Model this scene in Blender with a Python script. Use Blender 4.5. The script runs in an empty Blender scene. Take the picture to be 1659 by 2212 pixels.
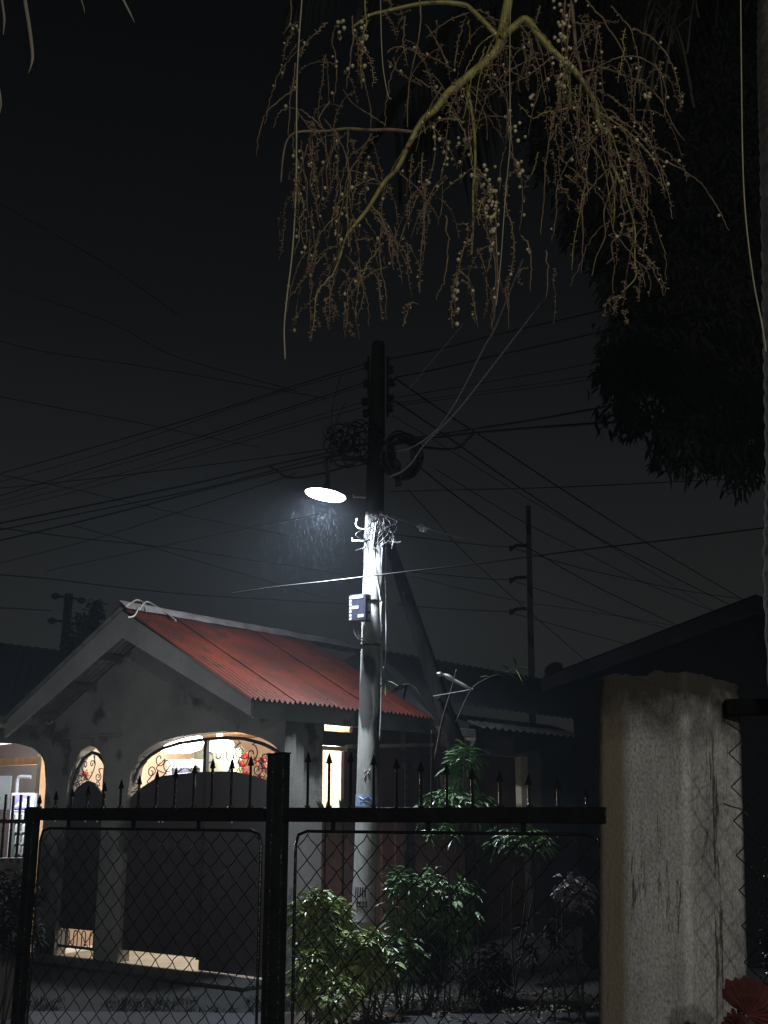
import bpy, math, random
import numpy as np
from math import sin, cos, tan, pi, radians, sqrt, atan2
from mathutils import Vector, Matrix, noise as mnoise

random.seed(7)
rng = np.random.default_rng(11)
sc = bpy.context.scene
COL = sc.collection

# ------------------------------------------------------------------ camera
F = 2450.0; PIT = radians(14.77); EZ = 1.8      # focal length in photo pixels (1659 x 2212 sheet), pitch, eye height
cam = bpy.data.cameras.new('camera'); cam.sensor_fit = 'VERTICAL'; cam.sensor_height = 24
cam.lens = 24 * F / 2212; cam.clip_start = 0.05; cam.clip_end = 2000
camo = bpy.data.objects.new('camera', cam); COL.objects.link(camo)
camo.location = (0, 0, EZ); camo.rotation_euler = (pi / 2 + PIT, 0, 0)
sc.camera = camo

# ------------------------------------------------------------------ night sky (overcast, glow of the town near the horizon)
world = bpy.data.worlds.new('World'); sc.world = world; world.use_nodes = True
nt = world.node_tree; nt.nodes.clear()
wo = nt.nodes.new('ShaderNodeOutputWorld'); bg = nt.nodes.new('ShaderNodeBackground')
tc = nt.nodes.new('ShaderNodeTexCoord'); sp = nt.nodes.new('ShaderNodeSeparateXYZ')
rp = nt.nodes.new('ShaderNodeValToRGB')
nt.links.new(tc.outputs['Generated'], sp.inputs[0]); nt.links.new(sp.outputs['Z'], rp.inputs[0])
e = rp.color_ramp.elements
e[0].position = 0.0; e[0].color = (.0125, .0130, .0120, 1)
e[1].position = 1.0; e[1].color = (.0008, .0009, .0010, 1)
for p, c in ((.14, (.0135, .0142, .0136, 1)), (.28, (.0088, .0096, .0100, 1)), (.42, (.0040, .0045, .0050, 1)), (.6, (.0014, .0017, .0019, 1))):
    k = e.new(p); k.color = c
nt.links.new(rp.outputs[0], bg.inputs[0]); bg.inputs[1].default_value = 1.0
nt.links.new(bg.outputs[0], wo.inputs[0])

# ------------------------------------------------------------------ view and engine
sc.view_settings.view_transform = 'Standard'; sc.view_settings.look = 'None'
sc.view_settings.exposure = 0.0; sc.view_settings.gamma = 1.0; sc.view_settings.use_curve_mapping = False
sc.render.engine = 'CYCLES'
cy = sc.cycles
cy.max_bounces = 5; cy.diffuse_bounces = 3; cy.glossy_bounces = 2; cy.transmission_bounces = 3; cy.volume_bounces = 0
cy.transparent_max_bounces = 6; cy.caustics_reflective = False; cy.caustics_refractive = False
cy.sample_clamp_indirect = 2.0
cy.use_adaptive_sampling = False
cy.use_denoising = True
try: cy.denoiser = 'OPENIMAGEDENOISE'
except Exception: pass

# ------------------------------------------------------------------ measuring helpers
def ray(x, y):
    c = (x - 829.5) / F; s = (1106 - y) / F
    return Vector((c, cos(PIT) - s * sin(PIT), sin(PIT) + s * cos(PIT)))
def at(x, y, Y):                       # the place seen at sheet point x, y whose world Y is Y
    r = ray(x, y); t = Y / r.y
    return Vector((r.x * t, Y, EZ + r.z * t))
def hit(x, y, p, n):
    r = ray(x, y); o = Vector((0, 0, EZ)); t = (Vector(p) - o).dot(n) / r.dot(n)
    return o + r * t
AL = atan2((2770 - 829.5) * cos(PIT), F)
D_ = Vector((sin(AL), cos(AL), 0)); U_ = Vector((-cos(AL), sin(AL), 0)); Z_ = Vector((0, 0, 1))
W_ = hit(223, 2062, (0, 0, .1), Z_); W_.z = 0
def H(u, s, z): return W_ + U_ * u + D_ * s + Z_ * z       # red-roofed house: u along the gable front, s into the house
def ff(x, y, s0=0.0):
    q = hit(x, y, W_ + D_ * s0, D_); return (q - W_).dot(U_), q.z
def fs(x, y, u0):
    q = hit(x, y, W_ + U_ * u0, U_); return (q - W_).dot(D_), q.z
def s_at(x, u, z):                      # how far into the house a line (u, z) is where it passes sheet column x
    c = (x - 829.5) / F; p = H(u, 0, z)
    f = lambda q: q.x - c * (q.y * cos(PIT) + (q.z - EZ) * sin(PIT))
    a = f(p); b = f(p + D_)
    return -a / (b - a)

# ------------------------------------------------------------------ materials
MATS = {}
def mat(name, c1, c2=None, rough=.7, scale=6.0, bump=.0, bscale=None, metal=0.0, spec=.5, stretch=(1, 1, 1), dark=None, coat=0.0, detail=6, lo=.35, hi=.65):
    m = bpy.data.materials.new(name); m.use_nodes = True; n = m.node_tree; b = n.nodes['Principled BSDF']
    b.inputs['Roughness'].default_value = rough; b.inputs['Metallic'].default_value = metal
    b.inputs['Specular IOR Level'].default_value = spec; b.inputs['Coat Weight'].default_value = coat
    t = n.nodes.new('ShaderNodeTexCoord'); mp = n.nodes.new('ShaderNodeMapping'); mp.inputs['Scale'].default_value = stretch
    n.links.new(t.outputs['Object'], mp.inputs[0])
    c2 = c2 or tuple(v * .7 for v in c1)
    nz = n.nodes.new('ShaderNodeTexNoise'); nz.inputs['Scale'].default_value = scale; nz.inputs['Detail'].default_value = detail
    nz.inputs['Roughness'].default_value = .6
    n.links.new(mp.outputs[0], nz.inputs['Vector'])
    r = n.nodes.new('ShaderNodeValToRGB'); r.color_ramp.elements[0].position = lo; r.color_ramp.elements[1].position = hi
    r.color_ramp.elements[0].color = (*c2, 1); r.color_ramp.elements[1].color = (*c1, 1)
    n.links.new(nz.outputs[0], r.inputs[0]); out = r.outputs[0]
    if dark:
        n2 = n.nodes.new('ShaderNodeTexNoise'); n2.inputs['Scale'].default_value = dark[1]; n2.inputs['Detail'].default_value = 8
        n.links.new(mp.outputs[0], n2.inputs['Vector'])
        r2 = n.nodes.new('ShaderNodeValToRGB'); r2.color_ramp.elements[0].position = dark[2]; r2.color_ramp.elements[1].position = dark[2] + .06
        n.links.new(n2.outputs[0], r2.inputs[0])
        mx = n.nodes.new('ShaderNodeMix'); mx.data_type = 'RGBA'; n.links.new(r2.outputs[0], mx.inputs[0])
        n.links.new(out, mx.inputs[6]); mx.inputs[7].default_value = (*dark[0], 1); out = mx.outputs[2]
    n.links.new(out, b.inputs['Base Color'])
    if bump:
        n3 = n.nodes.new('ShaderNodeTexNoise'); n3.inputs['Scale'].default_value = bscale or scale * 6; n3.inputs['Detail'].default_value = 5
        n.links.new(mp.outputs[0], n3.inputs['Vector'])
        bp = n.nodes.new('ShaderNodeBump'); bp.inputs['Strength'].default_value = bump; bp.inputs['Distance'].default_value = .01
        n.links.new(n3.outputs[0], bp.inputs['Height']); n.links.new(bp.outputs[0], b.inputs['Normal'])
    MATS[name] = m
    return m
def emis(name, col, st):
    m = bpy.data.materials.new(name); m.use_nodes = True; b = m.node_tree.nodes['Principled BSDF']
    b.inputs['Base Color'].default_value = (.8, .8, .8, 1)
    b.inputs['Emission Color'].default_value = (*col, 1); b.inputs['Emission Strength'].default_value = st
    return m
M = {}
M['stucco'] = mat('grey stucco', (.215, .205, .185), (.135, .13, .118), .85, 1.6, .45, 60, dark=((.05, .048, .04), 1.7, .575))
M['fascia'] = mat('painted fascia', (.33, .33, .32), (.23, .23, .22), .6, 1.5, .15, 40, dark=((.17, .17, .16), 2.2, .62))
M['redroof'] = mat('red painted corrugated steel', (.066, .0135, .0075), (.030, .008, .005), .5, 1.1, .10, 50, spec=.12, stretch=(1, 1, 1), dark=((.026, .011, .008), 3.4, .545))
M['flash'] = mat('galvanised flashing', (.24, .225, .22), (.13, .10, .095), .5, 5, .1, 40, metal=.3)
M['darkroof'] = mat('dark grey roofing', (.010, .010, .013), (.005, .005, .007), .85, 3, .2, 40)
M['purlin'] = mat('rough purlin timber', (.12, .09, .07), (.07, .05, .04), .8, 8, .3, 60)
M['galv'] = mat('galvanised corrugated sheet', (.20, .195, .185), (.09, .085, .075), .5, 4, .1, 30, metal=.3)
M['gatepanel'] = mat('dark brown sheet steel', (.035, .024, .022), (.022, .016, .016), .45, 3, .08, 40)
M['iron'] = mat('black wrought iron', (.014, .013, .013), (.007, .007, .007), .45, 12, .2, 80)
M['fence'] = mat('wet black enamelled steel', (.018, .019, .022), (.009, .010, .012), .22, 14, .45, 90, spec=.7)
M['mesh'] = mat('dark wet wire', (.03, .03, .032), (.012, .012, .013), .35, 30, .0, metal=.4)
M['peach'] = mat('peach wall paint', (.64, .48, .37), (.54, .39, .29), .7, 2, .1, 30)
M['ceilwood'] = mat('varnished ceiling boards', (.52, .31, .16), (.38, .21, .10), .5, 3, .1, 40, stretch=(1, 6, 1))
M['cream'] = mat('cream paint', (.82, .74, .50), (.72, .63, .42), .7, 2, .05, 30)
M['brown'] = mat('reddish brown wall paint', (.105, .046, .032), (.06, .027, .02), .7, 2.5, .1, 30)
M['door'] = mat('brown door panel', (.10, .045, .030), (.06, .028, .02), .5, 4, .1, 40)
M['white'] = mat('white enamel', (.75, .76, .78), (.62, .63, .66), .4, 3)
M['trim'] = mat('pale painted trim', (.66, .58, .42), (.50, .43, .30), .6, 4, .1, 40)
M['glassy'] = mat('grey green window pane', (.16, .18, .16), (.09, .10, .09), .15, 3)
M['concpole'] = mat('weathered concrete pole', (.50, .50, .47), (.30, .30, .28), .85, 5, .35, 45, stretch=(1, 1, .28), dark=((.055, .055, .052), 3.4, .535))
M['poletop'] = mat('pole head in painted shade', (.012, .011, .010), (.006, .006, .006), .9, 12, .6, 60)  # black colour stands in for the shade above the street light
M['timber'] = mat('grey weathered timber', (.020, .018, .017), (.003, .003, .003), .95, 7, .9, 40, spec=.08, stretch=(1, 1, .2))
M['cable'] = mat('black cable sheath', (.008, .008, .009), (.005, .005, .005), .5, 20)
M['palecable'] = mat('pale grey cable', (.42, .42, .43), (.25, .25, .26), .45, 30)
M['midcable'] = mat('grey cable', (.10, .10, .105), (.03, .03, .03), .45, 30)
M['matte'] = mat('matt black paint', (.008, .008, .008), (.005, .005, .005), .95, 12, .2, 80, spec=.05)
M['boxblack'] = mat('black plastic cabinet', (.03, .033, .045), (.02, .02, .03), .3, 8)
M['boxface'] = mat('grey blue printed cover', (.035, .038, .06), (.015, .017, .032), .45, 24, stretch=(1, 1, .35))
M['sticker'] = mat('white sticker', (.50, .52, .52), (.42, .44, .44), .5, 5)
M['lampbody'] = mat('lamp casting', (.05, .05, .055), (.03, .03, .035), .4, 8)
M['poster'] = mat('pale blue poster', (.38, .52, .68), (.24, .38, .60), .6, 14, lo=.45, hi=.55)
M['paintmark'] = mat('pale stencil paint', (.52, .50, .50), (.36, .34, .36), .8, 30)
M['asphalt'] = mat('wet asphalt', (.022, .023, .026), (.012, .012, .014), .5, 1.2, .6, 90)
M['oldwall'] = mat('grimy old wall', (.13, .13, .125), (.06, .06, .058), .85, 2.5, .3, 50)
M['soil'] = mat('dark garden soil', (.010, .009, .008), (.004, .004, .0035), .95, 4, .8, 40)
M['floor'] = mat('pale cement floor', (.46, .44, .38), (.34, .32, .28), .55, 3, .2, 40)
M['stem'] = mat('brown green stem', (.045, .040, .026), (.025, .022, .016), .8, 10)
M['purple'] = mat('violet printed panel', (.22, .19, .48), (.14, .12, .36), .4, 6)
M['red'] = mat('red ribbon', (.62, .035, .06), (.40, .02, .04), .6, 20)
M['curtain'] = mat('grey green curtain', (.16, .17, .14), (.10, .11, .09), .8, 9, .2, 30, stretch=(6, 6, .3))
M['rail'] = mat('wet black rail', (.012, .012, .014), (.007, .007, .008), .16, 14, .12, 60, spec=.8)
M['rustred'] = mat('dry red leaf', (.13, .034, .024), (.07, .018, .014), .75, 12, .4, 40)
M['palmgreen'] = mat('yellow green palm stalk', (.38, .34, .105), (.22, .20, .055), .5, 14, .5, 60, dark=((.14, .11, .05), 26, .57))
M['palmbrown'] = mat('brown palm strands', (.27, .195, .12), (.12, .085, .055), .75, 22, .3, 60)
M['berry'] = mat('pale unripe palm fruit', (.66, .58, .37), (.44, .38, .22), .45, 30)
M['driedleaf'] = mat('dried palm leaflet', (.30, .27, .22), (.19, .17, .14), .7, 10, stretch=(1, 1, .2))
M['fibre'] = mat('straw coloured fibre', (.42, .39, .28), (.32, .30, .21), .6, 20)
M['palmtrunk'] = mat('palm bark', (.24, .21, .18), (.10, .09, .075), .9, 6, .8, 30, stretch=(1, 1, 2.5))
M['plaster'] = None
def leafmat(name, a, b, rough=.38):
    m = bpy.data.materials.new(name); m.use_nodes = True; n = m.node_tree; p = n.nodes['Principled BSDF']
    g = n.nodes.new('ShaderNodeNewGeometry'); r = n.nodes.new('ShaderNodeValToRGB')
    r.color_ramp.elements[0].color = (*b, 1); r.color_ramp.elements[1].color = (*a, 1)
    n.links.new(g.outputs['Random Per Island'], r.inputs[0]); n.links.new(r.outputs[0], p.inputs['Base Color'])
    p.inputs['Roughness'].default_value = rough; p.inputs['Specular IOR Level'].default_value = .5
    return m
M['leafyel'] = leafmat('yellow green shrub leaf', (.36, .43, .17), (.12, .19, .06))
M['leafgrn'] = leafmat('glossy green leaf', (.13, .24, .09), (.05, .11, .04))
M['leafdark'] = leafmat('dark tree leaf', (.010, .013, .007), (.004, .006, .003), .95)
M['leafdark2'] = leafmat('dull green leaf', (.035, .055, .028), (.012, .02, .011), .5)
M['leafdry'] = leafmat('fallen leaf', (.20, .17, .12), (.06, .05, .035), .7)
M['flower'] = leafmat('dull white petal', (.30, .27, .30), (.16, .13, .16), .7)

# ------------------------------------------------------------------ mesh helpers
def smooth(pts, k=6):
    P = [Vector(p) for p in pts]
    if len(P) < 3: return [P[0].lerp(P[1], i / k) for i in range(k + 1)]
    out = []
    Q = [P[0] * 2 - P[1]] + P + [P[-1] * 2 - P[-2]]
    for i in range(1, len(Q) - 2):
        for j in range(k):
            t = j / k; a, b, c, d = Q[i - 1], Q[i], Q[i + 1], Q[i + 2]
            out.append(.5 * ((2 * b) + (c - a) * t + (2 * a - 5 * b + 4 * c - d) * t * t + (3 * b - a - 3 * c + d) * t ** 3))
    out.append(P[-1]); return out
ICO_V = []; ICO_F = []
def _ico():
    t = (1 + sqrt(5)) / 2
    v = [(-1, t, 0), (1, t, 0), (-1, -t, 0), (1, -t, 0), (0, -1, t), (0, 1, t), (0, -1, -t), (0, 1, -t), (t, 0, -1), (t, 0, 1), (-t, 0, -1), (-t, 0, 1)]
    f = [(0, 11, 5), (0, 5, 1), (0, 1, 7), (0, 7, 10), (0, 10, 11), (1, 5, 9), (5, 11, 4), (11, 10, 2), (10, 7, 6), (7, 1, 8), (3, 9, 4), (3, 4, 2), (3, 2, 6), (3, 6, 8), (3, 8, 9), (4, 9, 5), (2, 4, 11), (6, 2, 10), (8, 6, 7), (9, 8, 1)]
    V = [Vector(p).normalized() for p in v]; c = {}; out = []
    def mid(a, b):
        k = (min(a, b), max(a, b))
        if k not in c: V.append(((V[a] + V[b]) / 2).normalized()); c[k] = len(V) - 1
        return c[k]
    for a, b, d in f:
        x, y, z = mid(a, b), mid(b, d), mid(d, a); out += [(a, x, z), (b, y, x), (d, z, y), (x, y, z)]
    return V, out
ICO_V, ICO_F = _ico()
class MB:
    def __init__(s): s.v = []; s.f = []
    def add(s, vs, fs_):
        n = len(s.v); s.v += [tuple(p) for p in vs]; s.f += [tuple(i + n for i in f) for f in fs_]; return s
    def box(s, c, ax, ay, az):        # centre and three half axes
        c, ax, ay, az = map(Vector, (c, ax, ay, az))
        vs = [c + ax * i + ay * j + az * k for i in (-1, 1) for j in (-1, 1) for k in (-1, 1)]
        return s.add(vs, [(0, 1, 3, 2), (4, 6, 7, 5), (0, 4, 5, 1), (2, 3, 7, 6), (0, 2, 6, 4), (1, 5, 7, 3)])
    def bbar(s, a, b, w, h, up=Z_):   # box bar from a to b
        a, b = Vector(a), Vector(b); d = (b - a); L = d.length; d.normalize()
        sd = d.cross(up)
        if sd.length < 1e-4: sd = d.cross(Vector((1, 0, 0)))
        sd.normalize(); u2 = sd.cross(d)
        return s.box((a + b) / 2, d * L / 2, sd * w / 2, u2 * h / 2)
    def tube(s, pts, r, n=6, cap=True):
        P = [Vector(p) for p in pts]; m = len(P)
        R = r if isinstance(r, (list, tuple)) else [r] * m
        if len(R) == 2 and m != 2: R = [R[0] + (R[1] - R[0]) * i / (m - 1) for i in range(m)]
        ref = None; vs = []
        for i, p in enumerate(P):
            t = (P[min(i + 1, m - 1)] - P[max(i - 1, 0)])
            t = t.normalized() if t.length > 1e-9 else Vector((0, 0, 1))
            if ref is None:
                ref = t.cross(Vector((0, 0, 1)));
                if ref.length < .05: ref = t.cross(Vector((1, 0, 0)))
            ref = (ref - t * ref.dot(t)); ref.normalize(); b = t.cross(ref)
            for k in range(n):
                a = 2 * pi * k / n; vs.append(p + (ref * cos(a) + b * sin(a)) * R[i])
        f = [(i * n + k, i * n + (k + 1) % n, (i + 1) * n + (k + 1) % n, (i + 1) * n + k) for i in range(m - 1) for k in range(n)]
        if cap: f += [tuple(range(n))[::-1], tuple((m - 1) * n + k for k in range(n))]
        return s.add(vs, f)
    def prism(s, poly, ext):          # polygon of points, extruded by a vector
        n = len(poly); vs = [Vector(p) for p in poly] + [Vector(p) + Vector(ext) for p in poly]
        return s.add(vs, [tuple(range(n)), tuple(range(2 * n - 1, n - 1, -1))] + [(i, (i + 1) % n, n + (i + 1) % n, n + i) for i in range(n)])
    def ball(s, c, r, sq=(1, 1, 1)):
        c = Vector(c); return s.add([c + Vector((p.x * r * sq[0], p.y * r * sq[1], p.z * r * sq[2])) for p in ICO_V], ICO_F)
    def disc(s, c, ax, ay, n=24):
        c, ax, ay = Vector(c), Vector(ax), Vector(ay)
        return s.add([c + ax * cos(2 * pi * k / n) + ay * sin(2 * pi * k / n) for k in range(n)], [tuple(range(n))])
    def build(s, name, m, parent=None, shade=False, bevel=0, solid=0, kind=None, loc=None):
        me = bpy.data.meshes.new(name); me.from_pydata(s.v, [], s.f); me.update()
        if shade: me.polygons.foreach_set('use_smooth', [True] * len(me.polygons))
        me.materials.append(m)
        o = bpy.data.objects.new(name, me); COL.objects.link(o)
        if parent is not None:
            o.parent = parent; o.location = -Vector(parent.get('_base', (0, 0, 0))) if '_base' in parent else (0, 0, 0)
        if bevel:
            b = o.modifiers.new('bevel', 'BEVEL'); b.width = bevel; b.segments = 2; b.limit_method = 'ANGLE'
        if kind: o['kind'] = kind
        return o
def thing(name, label, cat, loc, group=None, kind=None):
    o = bpy.data.objects.new(name, None); COL.objects.link(o); o.location = loc; o.empty_display_size = .1
    o['_base'] = tuple(loc); o['label'] = label; o['category'] = cat
    if group: o['group'] = group
    if kind: o['kind'] = kind
    return o
def tag(o, label, cat, group=None, kind=None):
    o['label'] = label; o['category'] = cat
    if group: o['group'] = group
    if kind: o['kind'] = kind
    return o
def struct(o): o['kind'] = 'structure'; return o
def strip2(lo, hi, depth):             # vertical slab between two point rows, extruded by depth
    b = MB(); n = len(lo); d = Vector(depth)
    vs = [*lo, *hi, *[p + d for p in lo], *[p + d for p in hi]]; f = []
    for i in range(n - 1):
        f += [(i, i + 1, n + i + 1, n + i), (2 * n + i, 3 * n + i, 3 * n + i + 1, 2 * n + i + 1),
              (i, 2 * n + i, 2 * n + i + 1, i + 1), (n + i, n + i + 1, 3 * n + i + 1, 3 * n + i)]
    f += [(0, n, 3 * n, 2 * n), (n - 1, 3 * n - 1, 4 * n - 1, 2 * n - 1)]
    return b.add(vs, f)

# leaves: one mesh of many blades
def leaves(name, spots, m, parent=None, kind=None, fold=.25, droop=.35):
    """spots: list of (base, direction, length, width)"""
    vs = []; f = []
    for base, d, L, w in spots:
        d = Vector(d).normalized(); sd = d.cross(Vector((random.gauss(0, .5), random.gauss(0, .5), 1)))
        if sd.length < .01: sd = Vector((1, 0, 0))
        sd.normalize(); up = sd.cross(d); n = len(vs); base = Vector(base)
        dr = Vector((0, 0, -droop * L))
        p1 = base + d * L * .35 + dr * .12; p2 = base + d * L * .7 + dr * .5; p3 = base + d * L + dr
        vs += [base, p1 + sd * w * .5 + up * w * fold, p1, p1 - sd * w * .5 + up * w * fold, p2 + sd * w * .4 + up * w * fold * .8, p2, p2 - sd * w * .4 + up * w * fold * .8, p3]
        f += [(n, n + 1, n + 2), (n, n + 2, n + 3), (n + 1, n + 4, n + 5, n + 2), (n + 2, n + 5, n + 6, n + 3), (n + 4, n + 7, n + 5), (n + 5, n + 7, n + 6)]
    b = MB(); b.v = [tuple(p) for p in vs]; b.f = f
    return b.build(name, m, parent, kind=kind)

# =========================================================================================================
# LIGHT SOURCES THAT STAND OUT OF FRAME: the yard lamps behind the photographer that light the pillar and the palm
# =========================================================================================================
def lampdata(name, kind, energy, col, loc, size=.2, rot=(0, 0, 0)):
    l = bpy.data.lights.new(name, kind); l.energy = energy; l.color = col
    if kind == 'AREA': l.shape = 'DISK'; l.size = size
    else: l.shadow_soft_size = size
    o = bpy.data.objects.new(name, l); COL.objects.link(o); o.location = loc; o.rotation_euler = rot
    return o
lampdata('yard_lamp_light', 'POINT', 100, (1, .93, .80), (.9, -1.6, 2.7), .07)
lampdata('far_street_light', 'POINT', 1350, (1, .97, .90), (1.6, -12.0, 7.0), .15)

# =========================================================================================================
# GROUND
# =========================================================================================================
g = MB()
N = 60
vs = []; xs = np.concatenate([np.linspace(-110, -12, 8), np.linspace(-11, 11, 56), np.linspace(12, 110, 8)])
ys = np.concatenate([np.linspace(-30, 5, 6), np.linspace(6, 26, 70), np.linspace(30, 150, 10)])
for y in ys:
    for x in xs:
        z = 0.03 * mnoise.noise((x * .9, y * .9, 0)) if abs(x) < 11 and 6 < y < 26 else 0
        vs.append((x, y, z - .02))
nx = len(xs)
g.add(vs, [(j * nx + i, j * nx + i + 1, (j + 1) * nx + i + 1, (j + 1) * nx + i) for j in range(len(ys) - 1) for i in range(nx - 1)])
struct(g.build('ground', M['soil'], shade=True))
# a wet paved lane crossing in front of the house
def lane(a, b, w, name, m, z):
    a, b = Vector(a), Vector(b); d = (b - a).normalized(); sd = Vector((-d.y, d.x, 0)); k = 40; bb = MB(); v = []
    for i in range(k + 1):
        p = a.lerp(b, i / k)
        for j, q in enumerate((-1, 1)):
            wob = .12 * mnoise.noise((i * .7, q * 3, 5)); v.append(p + sd * q * (w / 2 + wob) + Z_ * z)
    bb.add(v, [(2 * i, 2 * i + 2, 2 * i + 3, 2 * i + 1) for i in range(k)])
    return struct(bb.build(name, m))
lane((-14, 9.9, 0), (14, 9.4, 0), 2.9, 'road', M['asphalt'], .035)

# =========================================================================================================
# RED ROOFED HOUSE
# =========================================================================================================
house = thing('house', 'low stucco house with red corrugated roof, gable front and lit arched porch', 'house', H(-1, 0, 0))
USD = -2.90; UB = USD + .28
UC = -.78; UR = -2.93; UL = 1.37
EAVE_R = 3.0; RIDGE = 4.25; SL = (RIDGE - EAVE_R) / (UC - (-3.02))
def roofz(u): return RIDGE - SL * abs(u - UC)
TH = .18                                 # wall thickness, into the house
# arches measured on the front
def arch_fn(pts):
    q = sorted([ff(x, y) for x, y in pts]); us = [a for a, _ in q]; zs = [b for _, b in q]
    return us, zs
narrow = arch_fn([(137, 1765), (139, 1730), (147, 1690), (160, 1648), (175, 1622), (192, 1610), (206, 1614), (217, 1628), (224, 1646), (225.5, 1668)])
big = arch_fn([(273, 1730), (275, 1695), (284, 1660), (298, 1635), (320, 1616), (341, 1604), (380, 1592), (431, 1584), (480, 1580), (520, 1582), (561, 1593), (590, 1608), (607, 1627), (613, 1650), (614, 1680)])
leftop = arch_fn([(-160, 1745), (-150, 1680), (-120, 1640), (-60, 1614), (0, 1605), (40, 1607), (72, 1616), (92, 1635), (99, 1660), (99, 1700)])
def z_of(arch, u): return float(np.interp(u, arch[0], arch[1]))
def upper(a, topf, name='wall', m=M['stucco']):
    us = list(np.linspace(a[0][0], a[0][-1], 40))
    lo = [H(u, 0, z_of(a, u)) for u in us]; hi = [H(u, 0, topf(u)) for u in us]
    strip2(lo, hi, D_ * TH).build(name, m, house)
def solid(u0, u1, z0, topf, name='pillar', s0=0, th=TH, m=M['stucco']):
    us = np.linspace(u0, u1, 8)
    strip2([H(u, s0, z0) for u in us], [H(u, s0, topf(u)) for u in us], D_ * th).build(name, m, house)
top = lambda u: max(roofz(u) - .10, 2.86)
n_lo, n_hi = narrow[0][0], narrow[0][-1]; b_lo, b_hi = big[0][0], big[0][-1]; l_lo, l_hi = leftop[0][0], leftop[0][-1]
for a in (narrow, big): upper(a, top)
upper(leftop, lambda u: 2.93)
solid(UR, b_lo, 0, top); solid(b_hi, n_lo, 0, top); solid(n_hi, l_lo, 0, lambda u: top(u) if u < UL else 2.93); solid(l_hi, l_hi + .4, 0, lambda u: 2.93)
# thin collar band of plaster under the gable at the left pillar
MB().bbar(H(.98, -.02, 2.74), H(-.12, -.02, 2.74), .035, .03).build('band', M['stucco'], house)
# porch floor and step
MB().prism([H(UR + .02, -.55, 0), H(UL + 1.4, -.55, 0), H(UL + 1.4, -.005, 0), H(UR + .02, -.005, 0)], Z_ * .03).build('apron', M['soil'], house)
MB().prism([H(UR + .02, 0, 0), H(UL + 1.4, 0, 0), H(UL + 1.4, 3.4, 0), H(UR + .02, 3.4, 0)], Z_ * .03).build('porch_floor', M['floor'], house)
# porch room (box seen through the arches)
CEI = 2.84
porchback = 2.6
MB().box(H((UB + .95) / 2, porchback + .05, CEI / 2 + .05), U_ * (.95 - UB) / 2, D_ * .05, Z_ * (CEI / 2 - .05)).build('back_wall', M['peach'], house)
MB().box(H(.97, (porchback + TH) / 2, CEI / 2 + .05), U_ * .04, D_ * (porchback - TH) / 2, Z_ * (CEI / 2 - .05)).build('side_wall', M['peach'], house)
if 0: MB().box(H(-2.40, (porchback + TH) / 2, CEI / 2 + .05), U_ * .05, D_ * (porchback - TH) / 2, Z_ * (CEI / 2 - .05)).build('side_wall', M['peach'], house)
k = 0; s = TH + .01
while s < porchback:                     # ceiling boards, slightly proud of one another
    MB().box(H((UB + .95) / 2, s + .07, CEI + .02 + .004 * (k % 2)), U_ * (.95 - UB) / 2, D_ * .067, Z_ * .012).build('ceiling_board', M['ceilwood'], house)
    s += .14; k += 1
MB().box(H((UR + UL) / 2, porchback / 2, CEI + .06), U_ * (UL - UR) / 2, D_ * (porchback / 2 - .02), Z_ * .015).build('ceiling_backing', M['purlin'], house)
# rake boards (gable fascia) and the boards along the side
RO = -.6
def rake(u0, z0t, z0b, u1, z1t, z1b):
    MB().prism([H(u0, RO, z0t), H(u1, RO, z1t), H(u1, RO, z1b), H(u0, RO, z0b)], D_ * .05).build('rake_board', M['fascia'], house)
rake(-.70, 4.20, 3.88, -2.96, 3.00, 2.80); rake(-.70, 4.20, 3.88, 1.55, 2.98, 2.74)
sE = s_at(936, -2.96, 2.9)
MB().prism([H(-2.965, RO + .052, 3.0), H(-2.965, sE, 3.0), H(-2.965, sE, 2.79), H(-2.965, RO + .052, 2.79)], U_ * .05).build('fascia_board', M['fascia'], house)
# low parapet roof over the leftmost bay
MB().prism([H(1.5, RO, 2.93), H(4.2, RO, 2.93), H(4.2, 2.4, 2.93), H(1.5, 2.4, 2.93)], Z_ * .10).build('flat_roof', M['stucco'], house)
# corrugated roof sheets : right slope (red), with a hip end, left slope
sR0 = RO - .10
sHip = s_at(792, UC, RIDGE) ; sEnd = s_at(932, -3.02, EAVE_R)
def sheet(s0, s1, side, name='roof_sheet', m=M['redroof'], lift=0, u_top=UC, u_bot=None, per=.086, amp=.019, clip=None):
    u_bot = u_bot if u_bot is not None else (-3.05 if side < 0 else 1.50)
    n = max(2, int((s1 - s0) / per * 6)); vs = []; rows = 5
    for i in range(n + 1):
        ss = s0 + (s1 - s0) * i / n; w = amp * sin(2 * pi * ss / per)
        ut = u_top
        if clip and ss > clip[0]:
            ut = u_top + (u_bot - u_top) * min(.995, (ss - clip[0]) / (clip[1] - clip[0]))
        for j in range(rows + 1):
            t = j / rows; uu = ut + (u_bot + .012 * mnoise.noise((ss * 6, 3, 0)) - ut) * t
            zz = roofz(uu) + w + lift + .006 * mnoise.noise((ss * 1.3, uu * 1.1, 0))
            vs.append(H(uu, ss, zz))
    f = [(i * (rows + 1) + j, i * (rows + 1) + j + 1, (i + 1) * (rows + 1) + j + 1, (i + 1) * (rows + 1) + j) for i in range(n) for j in range(rows)]
    if side > 0: f = [t[::-1] for t in f]
    return MB().add(vs, f).build(name, m, house, shade=True)
s = sR0; i = 0
while s < sEnd:
    sheet(s, min(s + .76, sEnd), -1, lift=.012 * (i % 2), clip=(sHip, sEnd)); s += .73; i += 1
s = sR0; i = 0
while s < 2.2:
    sheet(s, s + .76, 1, lift=.012 * (i % 2), m=M['galv']); s += .73; i += 1
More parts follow.
